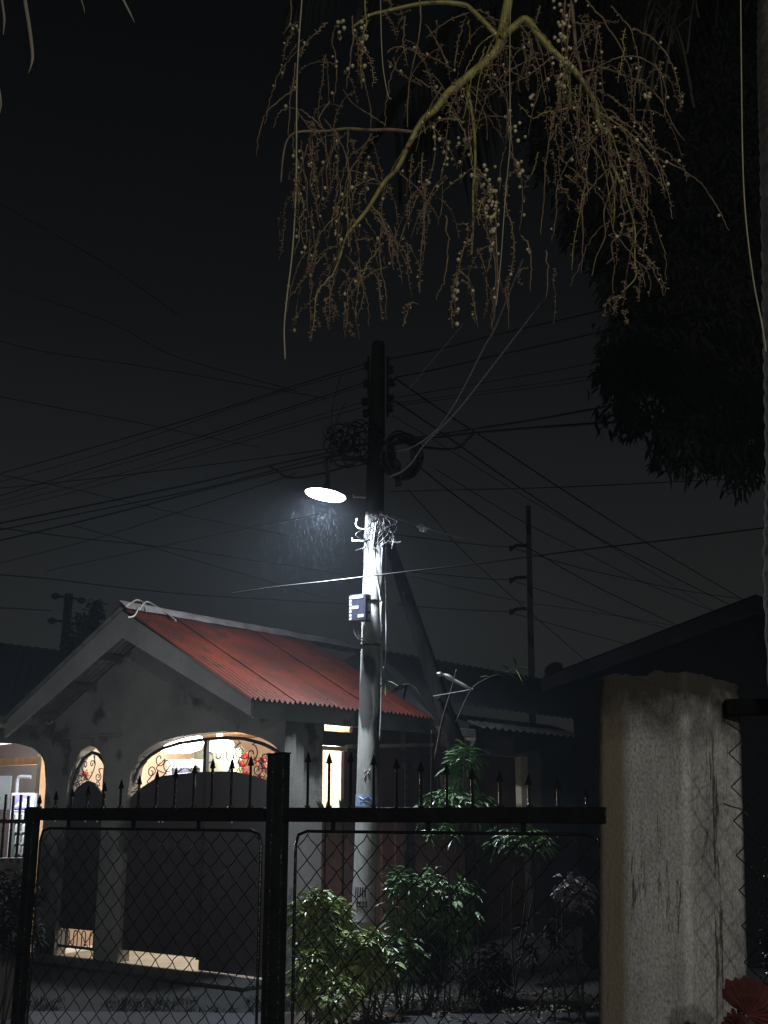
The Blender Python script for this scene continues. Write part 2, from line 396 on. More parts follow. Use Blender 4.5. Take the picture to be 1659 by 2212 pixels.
# hip face
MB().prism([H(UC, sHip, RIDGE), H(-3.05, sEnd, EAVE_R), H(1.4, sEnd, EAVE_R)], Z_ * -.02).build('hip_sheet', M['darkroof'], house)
# ridge capping with a curled torn end, and screw heads
cap = MB(); n = 60; vs = []
for i in range(n + 1):
    ss = sR0 - .02 + (sHip - sR0 + .02) * i / n; w = .012 * mnoise.noise((ss * 2.5, 0, 1))
    for uo, zo in ((.17, -.085), (.0, .035), (-.17, -.082)):
        vs.append(H(UC + uo + .01 * mnoise.noise((ss * 4, uo * 9, 2)), ss, RIDGE + zo + .022 + w))
cap.add(vs, [(3 * i + j, 3 * i + j + 1, 3 * i + j + 4, 3 * i + j + 3) for i in range(n) for j in range(2)])
cap.build('ridge_cap', M['flash'], house)
sc_ = MB()
for ss in np.arange(sR0 + .1, sEnd, .152):
    for t in (.1, .36, .64, .93):
        uu = UC + (-3.05 - UC) * t
        if ss > sHip and t < (ss - sHip) / (sEnd - sHip) + .03: continue
        sc_.ball(H(uu, ss, roofz(uu) + .028), .006)
sc_.build('roofing_screw', M['redroof'], house, kind='stuff')
# purlins under the gable overhang
for t in (.12, .36, .62, .9):
    for sd, ub in ((-1, -3.0), (1, 1.5)):
        uu = UC + (ub - UC) * t
        MB().box(H(uu, .6, roofz(uu) - .065), U_ * .025 - Z_ * .0, D_ * 1.14, Z_ * .038).build('purlin', M['purlin'], house)
MB().bbar(H(-.70, RO + .1, 4.12), H(1.5, RO + .1, 2.93), .05, .03).build('verge_batten', M['purlin'], house)
# ---- big arched gate with sheet steel leaves and scrollwork
gate = thing('porch_gate', 'dark sheet steel double gate with arched top filling the wide porch arch', 'gate', H(-1.6, .06, 0))
gp = sorted([ff(x, y, .06) for x, y in [(280, 1728), (298, 1709), (341, 1681), (380, 1675), (430, 1671), (470, 1670), (506, 1671), (549, 1680), (578, 1690), (614, 1722)]])
gu = [a for a, _ in gp]; gz = [b for _, b in gp]
ub0, zb0 = ff(282, 2100, .06)
mid = ff(441, 1700, .06)[0]
zb = .17
for (a, b) in ((gu[0], mid - .02), (mid + .02, gu[-1])):
    us = np.linspace(a, b, 20)
    zb2 = zb if a > mid else .04
    strip2([H(u, .06, zb2) for u in us], [H(u, .06, float(np.interp(u, gu, gz))) for u in us], D_ * .025).build('gate_leaf', M['gatepanel'], gate)
MB().bbar(H(mid, .075, .15), H(mid, .075, z_of(big, mid) - .07), .05, .05, D_).build('centre_stile', M['iron'], gate)
us = np.linspace(big[0][0] + .03, big[0][-1] - .03, 36)
MB().tube([H(u, .07, z_of(big, u) - .07) for u in us], .022, 6).build('arch_frame', M['iron'], gate)
def scroll(c_u, c_z, r, start, turns, sgn, tail, s0=.07, par=None, rad=.0065):
    pts = []
    for i in range(34):
        t = i / 33; a = start + sgn * turns * 2 * pi * t; rr = r * (1 - .82 * t)
        pts.append(H(c_u + rr * cos(a), s0, c_z + rr * sin(a)))
    tl = [H(a, s0, b) for a, b in tail]
    MB().tube(smooth(tl + pts[:1], 6)[:-1] + pts if tl else pts, rad, 5).build('scroll', M['iron'], par or gate)
def sc2(x, y, r, st, tn, sg, tail=(), par=None, s0=.07):
    u, z = ff(x, y, s0); scroll(u, z, r, st, tn, sg, [ff(a, b, s0) for a, b in tail], s0, par)
for x, y, r, st, tn, sg, tail in (
    (308, 1646, .08, pi, 1.2, -1, [(302, 1690), (288, 1668)]), (327, 1668, .075, pi, 1.3, -1, [(343, 1690), (318, 1690)]),
    (345, 1640, .10, pi, 1.0, 1, [(360, 1672), (338, 1660)]), (362, 1650, .12, pi, .9, 1, []),
    (408, 1655, .10, 0, 1.0, 1, [(420, 1670)]), (388, 1658, .10, pi, 1.0, -1, [(378, 1672)]), (424, 1660, .055, pi, 1.2, 1, [(414, 1668)]),
    (500, 1633, .11, pi / 2, .9, -1, []), (470, 1630, .09, pi / 2, .8, 1, []), (452, 1640, .08, pi / 2, .8, 1, []), (498, 1668, .05, 0, 1.2, -1, [(505, 1650)]),
    (519, 1624, .10, pi / 2, 1.25, -1, [(515, 1600)]), (544, 1628, .105, pi / 2, 1.3, 1, [(550, 1606)]), (520, 1640, .13, pi * .9, .6, 1, []),
    (556, 1662, .09, pi / 2, 1.4, 1, [(565, 1640)]), (572, 1640, .07, pi, 1.2, -1, []), (293, 1700, .05, 0, 1.2, 1, []), (288, 1676, .06, 0, 1.2, -1, [])):
    sc2(x, y, r, st, tn, sg, tail)
MB().tube(smooth([H(*[ff(x, y, .07)[0], .07, ff(x, y, .07)[1]]) for x, y in ((282, 1712), (310, 1703), (345, 1684), (370, 1650))]), .008, 5).build('brace_rod', M['iron'], gate)
MB().tube([H(u, .07, float(np.interp(u, gu, gz)) + .01) for u in np.linspace(gu[0], gu[-1], 24)], .012, 5).build('edge_rod', M['iron'], gate)
# ---- narrow arched gate
ng = thing('porch_gate', 'dark sheet steel single gate with pointed top in the narrow porch arch', 'gate', H(.5, .06, 0))
np_ = sorted([ff(x, y, .06) for x, y in [(137, 1752), (141, 1744), (150, 1725), (165, 1703), (178, 1692), (190, 1686), (200, 1690), (212, 1703), (220, 1715), (226, 1727)]])
nu = [a for a, _ in np_]; nz = [b for _, b in np_]
us = np.linspace(nu[0], nu[-1], 24); z1 = ff(160, 2007, .06)[1]
strip2([H(u, .06, z1) for u in us], [H(u, .06, float(np.interp(u, nu, nz))) for u in us], D_ * .025).build('gate_leaf', M['gatepanel'], ng)
us = np.linspace(nu[0] + .03, nu[-1] - .02, 26)
MB().tube([H(u, .06, z_of(narrow, u) - .09) for u in us], .024, 6).build('arch_frame', M['iron'], ng)
for ue in (nu[0] + .03, nu[-1] - .02):
    MB().bbar(H(ue, .065, .12), H(ue, .065, z_of(narrow, ue) - .09), .035, .035, D_).build('stile', M['iron'], ng)
zr = ff(160, 2046, .06)[1]
MB().bbar(H(nu[0], .065, zr), H(nu[-1], .065, zr), .03, .03).build('bottom_rail', M['iron'], ng)
for i in range(5):                        # looped bars at the foot of the gate
    uu = nu[0] + .09 + (nu[-1] - nu[0] - .18) * i / 4; lw = .035
    MB().tube(smooth([H(uu - lw, .065, zr), H(uu - lw, .065, z1 - .05), H(uu, .065, z1 - .015), H(uu + lw, .065, z1 - .05), H(uu + lw, .065, zr)], 5), .007, 5).build('looped_bar', M['iron'], ng)
for x, y, r, st, tn, sg, tail in ((184, 1652, .05, 0, 1.2, 1, [(176, 1632)]), (199, 1650, .05, pi, 1.2, -1, [(205, 1632)]), (212, 1678, .06, pi, 1.2, 1, [(222, 1660), (214, 1662)]),
        (172, 1680, .06, 0, 1.2, -1, [(160, 1662), (172, 1662)]), (168, 1697, .055, 0, 1.2, 1, [(178, 1690)]), (210, 1697, .055, pi, 1.2, -1, [(198, 1690)]), (149, 1722, .05, 0, 1.2, 1, [(155, 1700)])):
    sc2(x, y, r, st, tn, sg, tail, ng)
MB().tube(smooth([H(ff(x, y, .07)[0], .07, ff(x, y, .07)[1]) for x, y in ((178, 1632), (176, 1655), (190, 1684), (205, 1655), (203, 1632))]), .007, 5).build('heart_rod', M['iron'], ng)

# ---- things inside the porch
def porch_lamp(x, y, s0, w, hgt, label, en):
    u, z = ff(x, y, s0); c = H(u, s0, z)
    t = thing('ceiling_light', label, 'ceiling light', c, 'lit ceiling lights in the porch')
    b = MB(); n = 20; vs = []
    for j, (rr, zz) in enumerate(((.55, 1), (.92, .7), (1, 0), (.9, -.65), (.5, -1))):
        for k in range(n): a = 2 * pi * k / n; vs.append(c + U_ * cos(a) * w / 2 * rr + D_ * sin(a) * w * .22 * rr + Z_ * zz * hgt / 2)
    f = [(j * n + k, j * n + (k + 1) % n, (j + 1) * n + (k + 1) % n, (j + 1) * n + k) for j in range(4) for k in range(n)] + [tuple(range(n))[::-1], tuple(4 * n + k for k in range(n))]
    b.add(vs, f).build('diffuser', emis('lit diffuser', (1, .95, .82), en), t, shade=True)
    MB().box(c + Z_ * (hgt / 2 + (CEI - z - hgt / 2) / 2), U_ * .03, D_ * .03, Z_ * max(.01, (CEI - z - hgt / 2) / 2)).build('mount', M['white'], t)
    lampdata('ceiling_light_glow', 'POINT', en * 5.5, (1, .95, .84), c - Z_ * (hgt / 2 + .05), .08).parent = None
    return t
porch_lamp(388, 1607, .75, .84, .23, 'large blown-out oval ceiling light behind the left half of the wide arch', 14)
porch_lamp(474, 1611, 1.5, .52, .15, 'smaller oval ceiling light right of the centre stile of the wide arch', 9)
# door frame, white cabinet and dark curtain at the back wall
def rect_back(x0, y0, x1, y1, s0, th, name, m, label, cat, par=None):
    u0, z0 = ff(x0, y0, s0); u1, z1_ = ff(x1, y1, s0)
    o = MB().box(H((u0 + u1) / 2, s0 + th / 2, (z0 + z1_) / 2), U_ * abs(u1 - u0) / 2, D_ * th / 2, Z_ * abs(z1_ - z0) / 2).build(name, m, par)
    if label: tag(o, label, cat)
    return o
rect_back(420, 1620, 512, 1990, 1.75, .06, 'curtain', M['curtain'], 'grey green curtain hanging at the back of the porch', 'curtain')
rect_back(362, 1642, 416, 1720, 1.0, .25, 'storage_box', M['white'], 'pale bright box standing high behind the gate left of the centre stile', 'box')
rect_back(371, 1659, 411, 1720, .8, .15, 'cabinet', M['boxface'], 'grey cabinet seen over the gate left of the centre stile', 'cabinet')
# garland with red flowers at the right of the wide arch, and one behind the narrow arch
def garland(c, w, h, label, nr):
    t = thing('garland', label, 'garland', c)
    r = MB()
    for k in range(nr):
        p = c + U_ * random.gauss(0, w * .33) + Z_ * random.gauss(0, h * .33) + D_ * random.gauss(0, .03)
        for q in range(5):
            r.ball(p + Vector((random.gauss(0, .02), random.gauss(0, .02), random.gauss(0, .02))), random.uniform(.02, .042), (1, 1, .6))
    r.build('red_flowers', M['red'], t, kind='stuff')
    sp_ = []
    for k in range(90):
        sp_.append((c + U_ * random.gauss(0, w * .4) + Z_ * random.gauss(0, h * .42) + D_ * random.gauss(0, .03), (random.gauss(0, 1), random.gauss(0, 1), random.gauss(0, 1)), .07, .02))
    leaves('foliage', sp_, M['leafyel'], t, kind='stuff')
u, z = ff(566, 1655, .9); garland(H(u, .9, z), .20, .26, 'garland with red flowers hanging at the right side of the wide arch', 7)
u, z = ff(524, 1648, 1.3); garland(H(u, 1.3, z), .12, .18, 'pale red flower garland left of the brighter one in the wide arch', 6)
u, z = ff(541, 1680, 1.2); garland(H(u, 1.2, z), .2, .10, 'green potted sprays showing just above the gate at right', 1)
u, z = ff(180, 1674, .28); garland(H(u, .28, z), .10, .15, 'red flower garland seen through the narrow arch', 7)

# ---- side of the house: pillar, veranda beam, recessed brown wall with openings
def box_side(x0, y0, x1, y1, u0, th, name, m, par=house, label=None, cat=None, vert=None):
    s0, za = fs(x0, y0, u0); s1, zb_ = fs(x1, y1, u0)
    if vert: za, zb_ = vert
    o = MB().box(H(u0 + th / 2, (s0 + s1) / 2, (za + zb_) / 2), U_ * th / 2, D_ * abs(s1 - s0) / 2, Z_ * abs(zb_ - za) / 2).build(name, m, par)
    if label: tag(o, label, cat)
    return o
sA = TH
sP1 = s_at(656, USD, 2.2); sP2 = s_at(691, USD + .10, 2.2)
MB().box(H(USD + .10, (sA + sP1) / 2, 1.4), U_ * .10, D_ * (sP1 - sA) / 2, Z_ * 1.4).build('pillar', M['stucco'], house)
MB().box(H(USD + .16, (sP1 + sP2) / 2 + .001, 1.4), U_ * .10, D_ * (sP2 - sP1) / 2, Z_ * 1.4).build('pillar', M['stucco'], house)
UB = USD + .28
def sx(x): return s_at(x, UB, 2.1)
zl = lambda x, y: fs(x, y, UB)[1]
s690, s695, s735, s752, s930, s1000 = sx(690), sx(695), sx(743), sx(758), sx(930), sx(1002)
z_tr1, z_tr0 = zl(720, 1567), zl(720, 1580); z_d1 = zl(715, 1611)
sW0, sW1 = sx(866), sx(890); sW2, sW3 = sx(916), sx(940)
z_w1 = zl(880, 1646); z_w0 = .9
def bw(s0, s1, z0, z1_, m=M['brown'], name='veranda_wall', th=.05):
    MB().box(H(UB + th / 2, (s0 + s1) / 2, (z0 + z1_) / 2), U_ * th / 2, D_ * (s1 - s0) / 2, Z_ * (z1_ - z0) / 2).build(name, m, house)
bw(s690 - .05, s752 + .02, z_d1, z_tr0, M['gatepanel'], 'door_head'); bw(s690 - .05, s752 + .02, z_tr1, 2.9, M['stucco'])
bw(s735, sW0, .1, z_d1 - .0, M['brown']); bw(s752 + .02, s1000, z_d1, 2.9, M['brown'])
bw(sW0, sW1, .1, z_w0); bw(sW0, sW1, z_w1, z_d1 - .001); bw(sW1, s1000, .1, z_d1 - .001)
bw(sx(697.5), sx(699.5), z_tr0, z_tr1, M['iron'], 'transom_bar', .06)
bw(s690 - .04, s735, .03, zl(712, 1766), M['door'], 'half_door', .04)
# cream trims of the doorway and the long pale batten along the veranda
MB().box(H(UB - .02, (s690 + s735) / 2, zl(715, 1617)), U_ * .03, D_ * (s735 - s690) / 2, Z_ * .025).build('door_lintel', M['cream'], house)
MB().bbar(H(UB - .03, sx(742), zl(742, 1613)), H(UB - .03, sx(932), zl(932, 1609)), .03, .045).build('batten', M['trim'], house)
# grilled window
win = MB().box(H(UB + .07, (sW0 + sW1) / 2, (z_w0 + z_w1) / 2), U_ * .01, D_ * (sW1 - sW0) / 2, Z_ * (z_w1 - z_w0) / 2).build('window', M['glassy'], house)
for i in range(6):
    ss = sW0 + (sW1 - sW0) * i / 5; MB().bbar(H(UB - .012, ss, z_w0), H(UB - .012, ss, z_w1), .012, .012, D_).build('grille_bar', M['iron'], win)
for i in range(13):
    zz = z_w0 + (z_w1 - z_w0) * i / 12; MB().bbar(H(UB - .026, sW0, zz), H(UB - .026, sW1, zz), .012, .012).build('grille_bar', M['iron'], win)
for o in list(win.children): o.location = (0, 0, 0)
cw = MB().box(H(UB - .02, sx(962), 1.98), U_ * .012, D_ * .22, Z_ * .3 + Z_ * .0); cwo = cw.build('window_screen', M['peach'], house)
for i in range(5):
    ss = sx(962) - .22 + .44 * i / 4; MB().bbar(H(UB - .045, ss, 1.68), H(UB - .045, ss, 2.28), .012, .012, D_).build('grille_bar', M['iron'], cwo)
for o in list(cwo.children): o.location = (0, 0, 0)
MB().box(H(UB - .03, sx(986), 2.05), U_ * .015, D_ * .06, Z_ * .2).build('curtain_edge', M['white'], house)
MB().box(H(UB - .03, sx(857), 1.25), U_ * .02, D_ * .09, Z_ * 1.1).build('door_post', M['door'], house)
MB().box(H(UB - .01, sx(838), 1.2), U_ * .02, D_ * .16, Z_ * 1.1).build('door_leaf', M['door'], house)
# veranda beam and corner post at the far end
MB().box(H(USD + .12, (sP2 + s1000) / 2, 2.86), U_ * .06, D_ * (s1000 - sP2) / 2, Z_ * .05).build('veranda_beam', M['stucco'], house)
# the doorway opens on the lit porch; unseen fill added to overexpose it
lampdata('doorway_fill', 'POINT', 170, (1, .96, .86), H(UB + .55, 1.75, 2.5), .12)
# wall fan with round head, seen in the doorway
fc = H(UB + .45, sx(700), fs(700, 1664, UB + .3)[1])
fan = thing('wall_fan', 'pale cylindrical fan with a black rim mounted in the lit doorway', 'fan', fc)
ax = (ray(700, 1664).cross(Z_)).normalized()
MB().tube([fc - ax * .17, fc - ax * .155, fc - ax * .02, fc], [.075, .085, .085, .085], 16).build('housing', M['trim'], fan, shade=True)
MB().tube([fc + ax * .003, fc + ax * .04, fc + ax * .06], [.10, .105, .07], 16).build('rim', M['iron'], fan)
MB().tube([fc - Z_ * .06, fc - Z_ * .30], .014, 6).build('stand', M['iron'], fan)
MB().box(fc - Z_ * .30 + ax * .02, ax * .07, D_ * .02, Z_ * .02).build('bracket', M['purlin'], fan)

# ---- leftmost bay: pale timber frame, dark back, drinks cabinet, second window
MB().box(H(l_lo + 1.6, 2.3, 1.4), U_ * 1.6, D_ * .05, Z_ * 1.5).build('back_wall', M['gatepanel'], house)
for (a, b, w) in (((97, 1632), (97, 1775), .09),):
    u0, z0 = ff(92, 1640, .35); MB().box(H(u0, .35, 1.3), U_ * .045, D_ * .05, Z_ * (z0 - .0) / 2 + Z_ * .1).build('frame_post', M['trim'], house)
u0, z0 = ff(92, 1640, .35); u1, _ = ff(-160, 1640, .35)
for k in range(6):
    a = u0 + (u1 - u0) * k / 6; b = u0 + (u1 - u0) * (k + 1) / 6 - .01
    MB().box(H((a + b) / 2, .35, z0 - .02), U_ * (b - a) / 2, D_ * .05, Z_ * .05).build('frame_board', M['ceilwood'], house)
lampdata('bay_light', 'POINT', 420, (1, .95, .88), H(l_lo + .85, .72, 2.45), .1)
MB().tube([H(l_lo + .6, .75, 2.62), H(l_lo + 1.1, .75, 2.62)], .022, 8).build('tube_lamp', emis('lit tube', (1, .95, .85), 14), house)
lampdata('bay_low_light', 'POINT', 0.0001, (1, .9, .7), H(l_lo + 1, 1.6, 1.2), .1) if False else None
fr0 = at(45, 1780, 12.5)
fr = thing('drinks_cabinet', 'tall white drinks cabinet with a violet and white header behind the bars', 'cabinet', Vector((fr0.x, 12.5, 0)))
def fbox(x0, y0, x1, y1, Yd, th, name, m):
    a = at(x0, y0, Yd); b = at(x1, y1, Yd)
    return MB().prism([Vector((a.x, Yd, a.z)), Vector((b.x, Yd, a.z)), Vector((b.x, Yd, b.z)), Vector((a.x, Yd, b.z))], (0, th, 0)).build(name, m, fr)
fbox(26, 1713, 64, 1856, 12.5, .10, 'body', M['white'])
fbox(27, 1716, 63, 1747, 12.47, .03, 'header', M['purple'])
pa = [at(x, y, 12.465) for x, y in ((45, 1744), (52, 1724), (57, 1726), (61, 1744))]; MB().prism(pa, (0, .004, 0)).build('header_mark', M['sticker'], fr)
pa = [at(x, y, 12.465) for x, y in ((30, 1744), (42, 1741), (45, 1726))]; MB().prism(pa, (0, .004, 0)).build('header_mark', M['sticker'], fr)
fbox(30, 1752, 61, 1852, 12.485, .015, 'glass_door', M['glassy'])
for yy in (1755, 1775, 1795, 1820, 1843): fbox(31, yy, 60, yy + 5, 12.475, .012, 'shelf', M['sticker'])
for yy in (1762, 1782, 1807, 1829):
    for k in range(2):
        c = at(38 + 15 * k, yy + 5, 12.45); MB().tube([c - Z_ * .05, c + Z_ * .02, c + Z_ * .045], [.03, .03, .012], 8).build('bottle', M['sticker'], fr)
lampdata('cabinet_light', 'POINT', 40, (.92, .95, 1), at(40, 1690, 12.0), .1)
# pale paper chart on the dark wall at the far left, and a white shower pipe
c = at(4, 1712, 13.6); o = MB().box(c, (.10, 0, 0), (0, .01, 0), (0, 0, .19)).build('paper_chart', M['sticker']); tag(o, 'white paper chart on the dark wall at the left border', 'chart')
pp = MB().tube(smooth([at(35, 1730, 13.4), at(36, 1700, 13.4), at(38, 1684, 13.4), at(44, 1678, 13.4), at(67, 1679, 13.4)], 5), .022, 8).build('pipe', M['white']); tag(pp, 'white bent pipe above the drinks cabinet', 'pipe')

# =========================================================================================================
# STREET LAMP POLE
# =========================================================================================================
PY = 12.9
pb = at(783, 2000, PY); pt = at(817.5, 742, PY)
pole = thing('utility_pole', 'tall weathered concrete utility pole carrying the street light and tangled cables', 'utility pole', Vector((pb.x - .02, PY, 0)))
def pole_c(y):                       # centre of the pole at sheet row y
    t = max(0, (2000 - y) / (2000 - 742)); xx = 785 + (817.5 - 785) * t ** .9; return at(xx, y, PY)
rows = [2110, 1950, 1800, 1650, 1500, 1395, 1280, 1180, 1108]
pc = [pole_c(y) for y in rows]
MB().tube(pc, [.128 - .018 * i / 8 for i in range(9)], 20).build('shaft', M['concpole'], pole, shade=True)
pc2 = [pole_c(y) for y in (1107.5, 1050, 980, 900, 840, 790, 745, 740)]
MB().tube(pc2, [.1095, .108, .103, .098, .09, .084, .08, .07], 20).build('pole_head', M['poletop'], pole, shade=True)
# steel bands
for y in (1168, 1395, 1300):
    c = pole_c(y); MB().tube([c - Z_ * .012, c + Z_ * .012], .128, 20).build('steel_band', M['mesh'], pole, shade=True)
# step pegs
for x0, y0, sd in ((766, 1170, -1), (760, 1076, -1), (852, 1173, 1)):
    c = pole_c(y0); MB().tube([c + Vector((sd * .1, -.02, 0)), c + Vector((sd * .25, -.05, 0)), c + Vector((sd * .25, -.05, .03))], .011, 6).build('step_peg', M['palecable'], pole)
# spool insulators on racks
for (x, y, sd) in ((793, 790, -1), (791, 829, -1), (788, 868, -1), (790, 893, -1), (843, 798, 1), (846, 826, 1), (845, 862, 1), (842, 882, 1)):
    c = at(x, y, PY - .05)
    b = MB().tube([c - Z_ * .05, c - Z_ * .03, c - Z_ * .028, c, c + Z_ * .028, c + Z_ * .03, c + Z_ * .05], [.02, .045, .045, .026, .045, .045, .02], 10)
    b.build('insulator', M['poletop'], pole)
for sd, x in ((-1, 796), (1, 838)):
    MB().bbar(at(x, 770, PY - .02), at(x - sd * 1, 900, PY - .02), .03, .04, Vector((0, 1, 0))).build('insulator_rack', M['poletop'], pole)
# conduit up the pole
cd = [pole_c(y) + Vector((.045 + .0 * y, -.125, 0)) for y in (1285, 1240, 1190, 1172)]
MB().tube([at(824, 1300, PY - .16), at(822, 1240, PY - .16), at(815, 1178, PY - .15)], .038, 12).build('conduit', M['concpole'], pole, shade=True)
# marks painted and pasted on the shaft: pale blue poster, stencilled panel, chalked letters
def wrap(y0, y1, a0, a1, rr, name, m, n=10):
    c0, c1 = pole_c(y0), pole_c(y1); vs = []
    for i in range(n + 1):
        a = a0 + (a1 - a0) * i / n; dv = Vector((sin(a), -cos(a), 0)) * rr; vs += [c0 + dv, c1 + dv]
    return MB().add(vs, [(2 * i, 2 * i + 1, 2 * i + 3, 2 * i + 2) for i in range(n)]).build(name, m, pole, shade=True)
wrap(1716, 1742, -1.5, 1.2, .1285, 'poster', M['poster'])
wrap(1906, 1990, -1.4, .9, .1325, 'stencil_panel', M['paintmark'])
def stroke(pts, rr=.133, m=M['paintmark'], r=.006):
    P = []
    for a, y in pts: c = pole_c(y); P.append(c + Vector((sin(a), -cos(a), 0)) * rr)
    MB().tube(P, r, 4).build('painted_stroke', m, pole)
stroke([(-.15, 1664), (-.3, 1668), (-.15, 1674), (-.3, 1680)], .124); stroke([(.0, 1662), (.2, 1672)], .124); stroke([(.2, 1662), (0, 1672)], .124)
for k in range(5): stroke([(-.75 + .2 * k, 1915), (-.75 + .2 * k, 1936)], .134, M['timber'], .007)
for k in range(4): stroke([(-.7 + .25 * k, 1948), (-.55 + .25 * k, 1944), (-.6 + .25 * k, 1958), (-.45 + .25 * k, 1955)], .134, M['timber'], .006)
stroke([(-.7, 1722), (-.3, 1727), (.1, 1721), (.4, 1728)], .1295, M['purple'], .005)
stroke([(-.6, 1733), (-.1, 1731), (.3, 1735)], .1295, M['purple'], .004)

# ---- the street lamp itself
lc = at(703, 1069, 12.45)
lamp = thing('street_light', 'round street light glowing white on a bracket left of the pole', 'street light', lc)
tilt = Vector((cos(.17), 0, -sin(.17))); fwd = Vector((-.03, 1, -.02)).normalized()
nrm = tilt.cross(fwd).normalized()
if nrm.z < 0: nrm = -nrm
RL = .235
lens = MB(); n = 28; vs = []
for rr, zz in ((1, 0), (.97, -.010), (.75, -.016), (.3, -.018)):
    for k in range(n): a = 2 * pi * k / n; vs.append(lc + tilt * cos(a) * RL * rr + fwd * sin(a) * RL * rr + nrm * zz)
lens.add(vs, [(j * n + k, j * n + (k + 1) % n, (j + 1) * n + (k + 1) % n, (j + 1) * n + k) for j in range(3) for k in range(n)] + [tuple(3 * n + k for k in range(n))])
lens.build('lens', emis('street lamp lens', (.86, .92, 1), 22), lamp, shade=True)
hd = MB(); vs = []
for rr, zz in ((1.0, 0.002), (1.01, .008), (.97, .022), (.6, .045), (.2, .07), (.12, .16)):
    for k in range(n): a = 2 * pi * k / n; vs.append(lc + tilt * cos(a) * RL * rr + fwd * sin(a) * RL * rr + nrm * zz)
hd.add(vs, [(j * n + k, j * n + (k + 1) % n, (j + 1) * n + (k + 1) % n, (j + 1) * n + k) for j in range(5) for k in range(n)] + [tuple(range(n)), tuple(5 * n + k for k in range(n))])
hd.build('housing', M['lampbody'], lamp, shade=True)
arm_top = lc + nrm * .17
MB().tube(smooth([arm_top, at(703, 1000, 12.3), at(720, 985, 12.45), at(795, 995, PY - .08)], 6), .022, 8).build('bracket_arm', M['lampbody'], lamp, shade=True)
MB().tube(smooth([arm_top, at(712, 990, 12.4), at(740, 1010, 12.5), at(800, 1000, PY - .1)], 6), .008, 6).build('feed_cable', M['cable'], lamp)
al = lampdata('street_light_beam', 'AREA', 380, (.80, .89, 1), lc - nrm * .035, .40)
al.rotation_euler = nrm.to_track_quat('Z', 'Y').to_euler()

# ---- cable cabinet on the pole
bc = at(778, 1314, PY - .22)
cab = thing('cable_cabinet', 'black cable box with white stickers strapped to the pole below the light', 'cable box', bc)
bx = Vector((cos(-.52), sin(-.52), 0)) ; by = Vector((-bx.y, bx.x, 0))
bw_, bh_, bd_ = .118, .155, .055
MB().box(bc, bx * bw_, by * bd_, Z_ * bh_).build('housing', M['boxblack'], cab, bevel=.012)
MB().box(bc - by * (bd_ + .004), bx * (bw_ - .012), by * .004, Z_ * (bh_ - .012)).build('cover', M['boxface'], cab)
def stk(x, z, w, h): MB().box(bc - by * (bd_ + .010) + bx * x + Z_ * z, bx * w / 2, by * .0015, Z_ * h / 2).build('sticker', M['sticker'], cab)
for i in range(7): stk(-.088, .118 - i * .040, .030, .027)
stk(.0, .120, .15, .034); stk(-.025, .002, .085, .034); stk(.045, -.098, .075, .034)
for zz in (.09, -.06): MB().box(bc + bx * (bw_ + .008), bx * .008, by * .012, Z_ * .012).build('latch', M['mesh'], cab).location.z += zz
MB().box(bc + by * .12, bx * .03, by * .07, Z_ * .10).build('strap_bracket', M['mesh'], cab)
# cables looping out under the cabinet
def cabl(pts, Yo, r, label, m=M['palecable'], group='cables fixed to the pole', n=6, name='cable'):
    P = [at(x, y, Yo if not isinstance(Yo, (list, tuple)) else Yo[i]) for i, (x, y) in enumerate(pts)]
    o = MB().tube(smooth(P, n), r, 6).build(name, m, None, shade=True)
    return tag(o, label, 'cable', group)
cabl([(764, 1345), (767, 1370), (783, 1386), (800, 1388)], PY - .2, .010, 'pale cable looping out of the left side of the cable box')
cabl([(772, 1347), (775, 1372), (790, 1384), (804, 1390)], PY - .22, .007, 'thinner pale cable just inside the loop under the cable box')
cabl([(786, 1350), (787, 1370), (800, 1389), (818, 1382), (825, 1360), (823, 1335), (824, 1300)], PY - .2, .008, 'cable looping from the cable box up the right side of the pole')
cabl([(806, 1130), (801, 1190), (806, 1230), (818, 1272), (823, 1300)], PY - .19, .012, 'grey cable bowing down the lit face of the pole')
cabl([(812, 1130), (804, 1200), (812, 1240), (822, 1285)], PY - .2, .009, 'second grey cable beside the bowed one on the lit pole face')
cabl([(829, 1120), (826, 1180), (823, 1250), (822, 1310), (824, 1400), (823, 1530), (820, 1600)], PY - .18, .010, 'long pale cable running down the right edge of the pole')
cabl([(830, 1140), (834, 1180), (833, 1240), (834, 1380), (832, 1440)], PY - .1, .007, 'thin cable hanging free just right of the pole')
for k, (pts, lb) in enumerate((([(771, 1120), (769, 1135), (780, 1143), (800, 1141), (815, 1130)], 'stiff cable end sticking out left of the pole top'),
        ([(803, 1160), (820, 1145), (832, 1120), (838, 1112)], 'bundle strand rising from the conduit to the knot'),
        ([(828, 1132), (842, 1160), (856, 1172), (866, 1170)], 'cable end curling to the right of the knot'),
        ([(810, 1176), (812, 1155), (830, 1140), (850, 1158), (846, 1185)], 'small cable loop hanging over the brace head'))):
    cabl(pts, PY - .16, .009, lb)
rs = random.Random(3)
tg = MB()
tg2 = MB()
for k in range(44):
    x0, y0 = rs.uniform(800, 838), rs.uniform(1108, 1134)
    P = [at(x0 + rs.gauss(0, 8) + dx, y0 + dy, PY - .17 + rs.gauss(0, .03)) for dx, dy in ((0, 0), (rs.gauss(5, 8), 18), (rs.gauss(0, 10), 36), (rs.gauss(-8, 10), 58))]
    (tg2 if k % 4 else tg).tube(smooth(P, 5), rs.choice((.003, .004, .006)), 5)
tag(tg2.build('cable_tangle', M['cable'], None, shade=True), 'dark snarl of thin cables behind the pale strands under the street light', 'cable tangle', kind='stuff')
tag(tg.build('cable_tangle', M['midcable'], None, shade=True), 'pale knot of many cables tied round the pole just under the light', 'cable tangle', kind='stuff')
tg = MB()
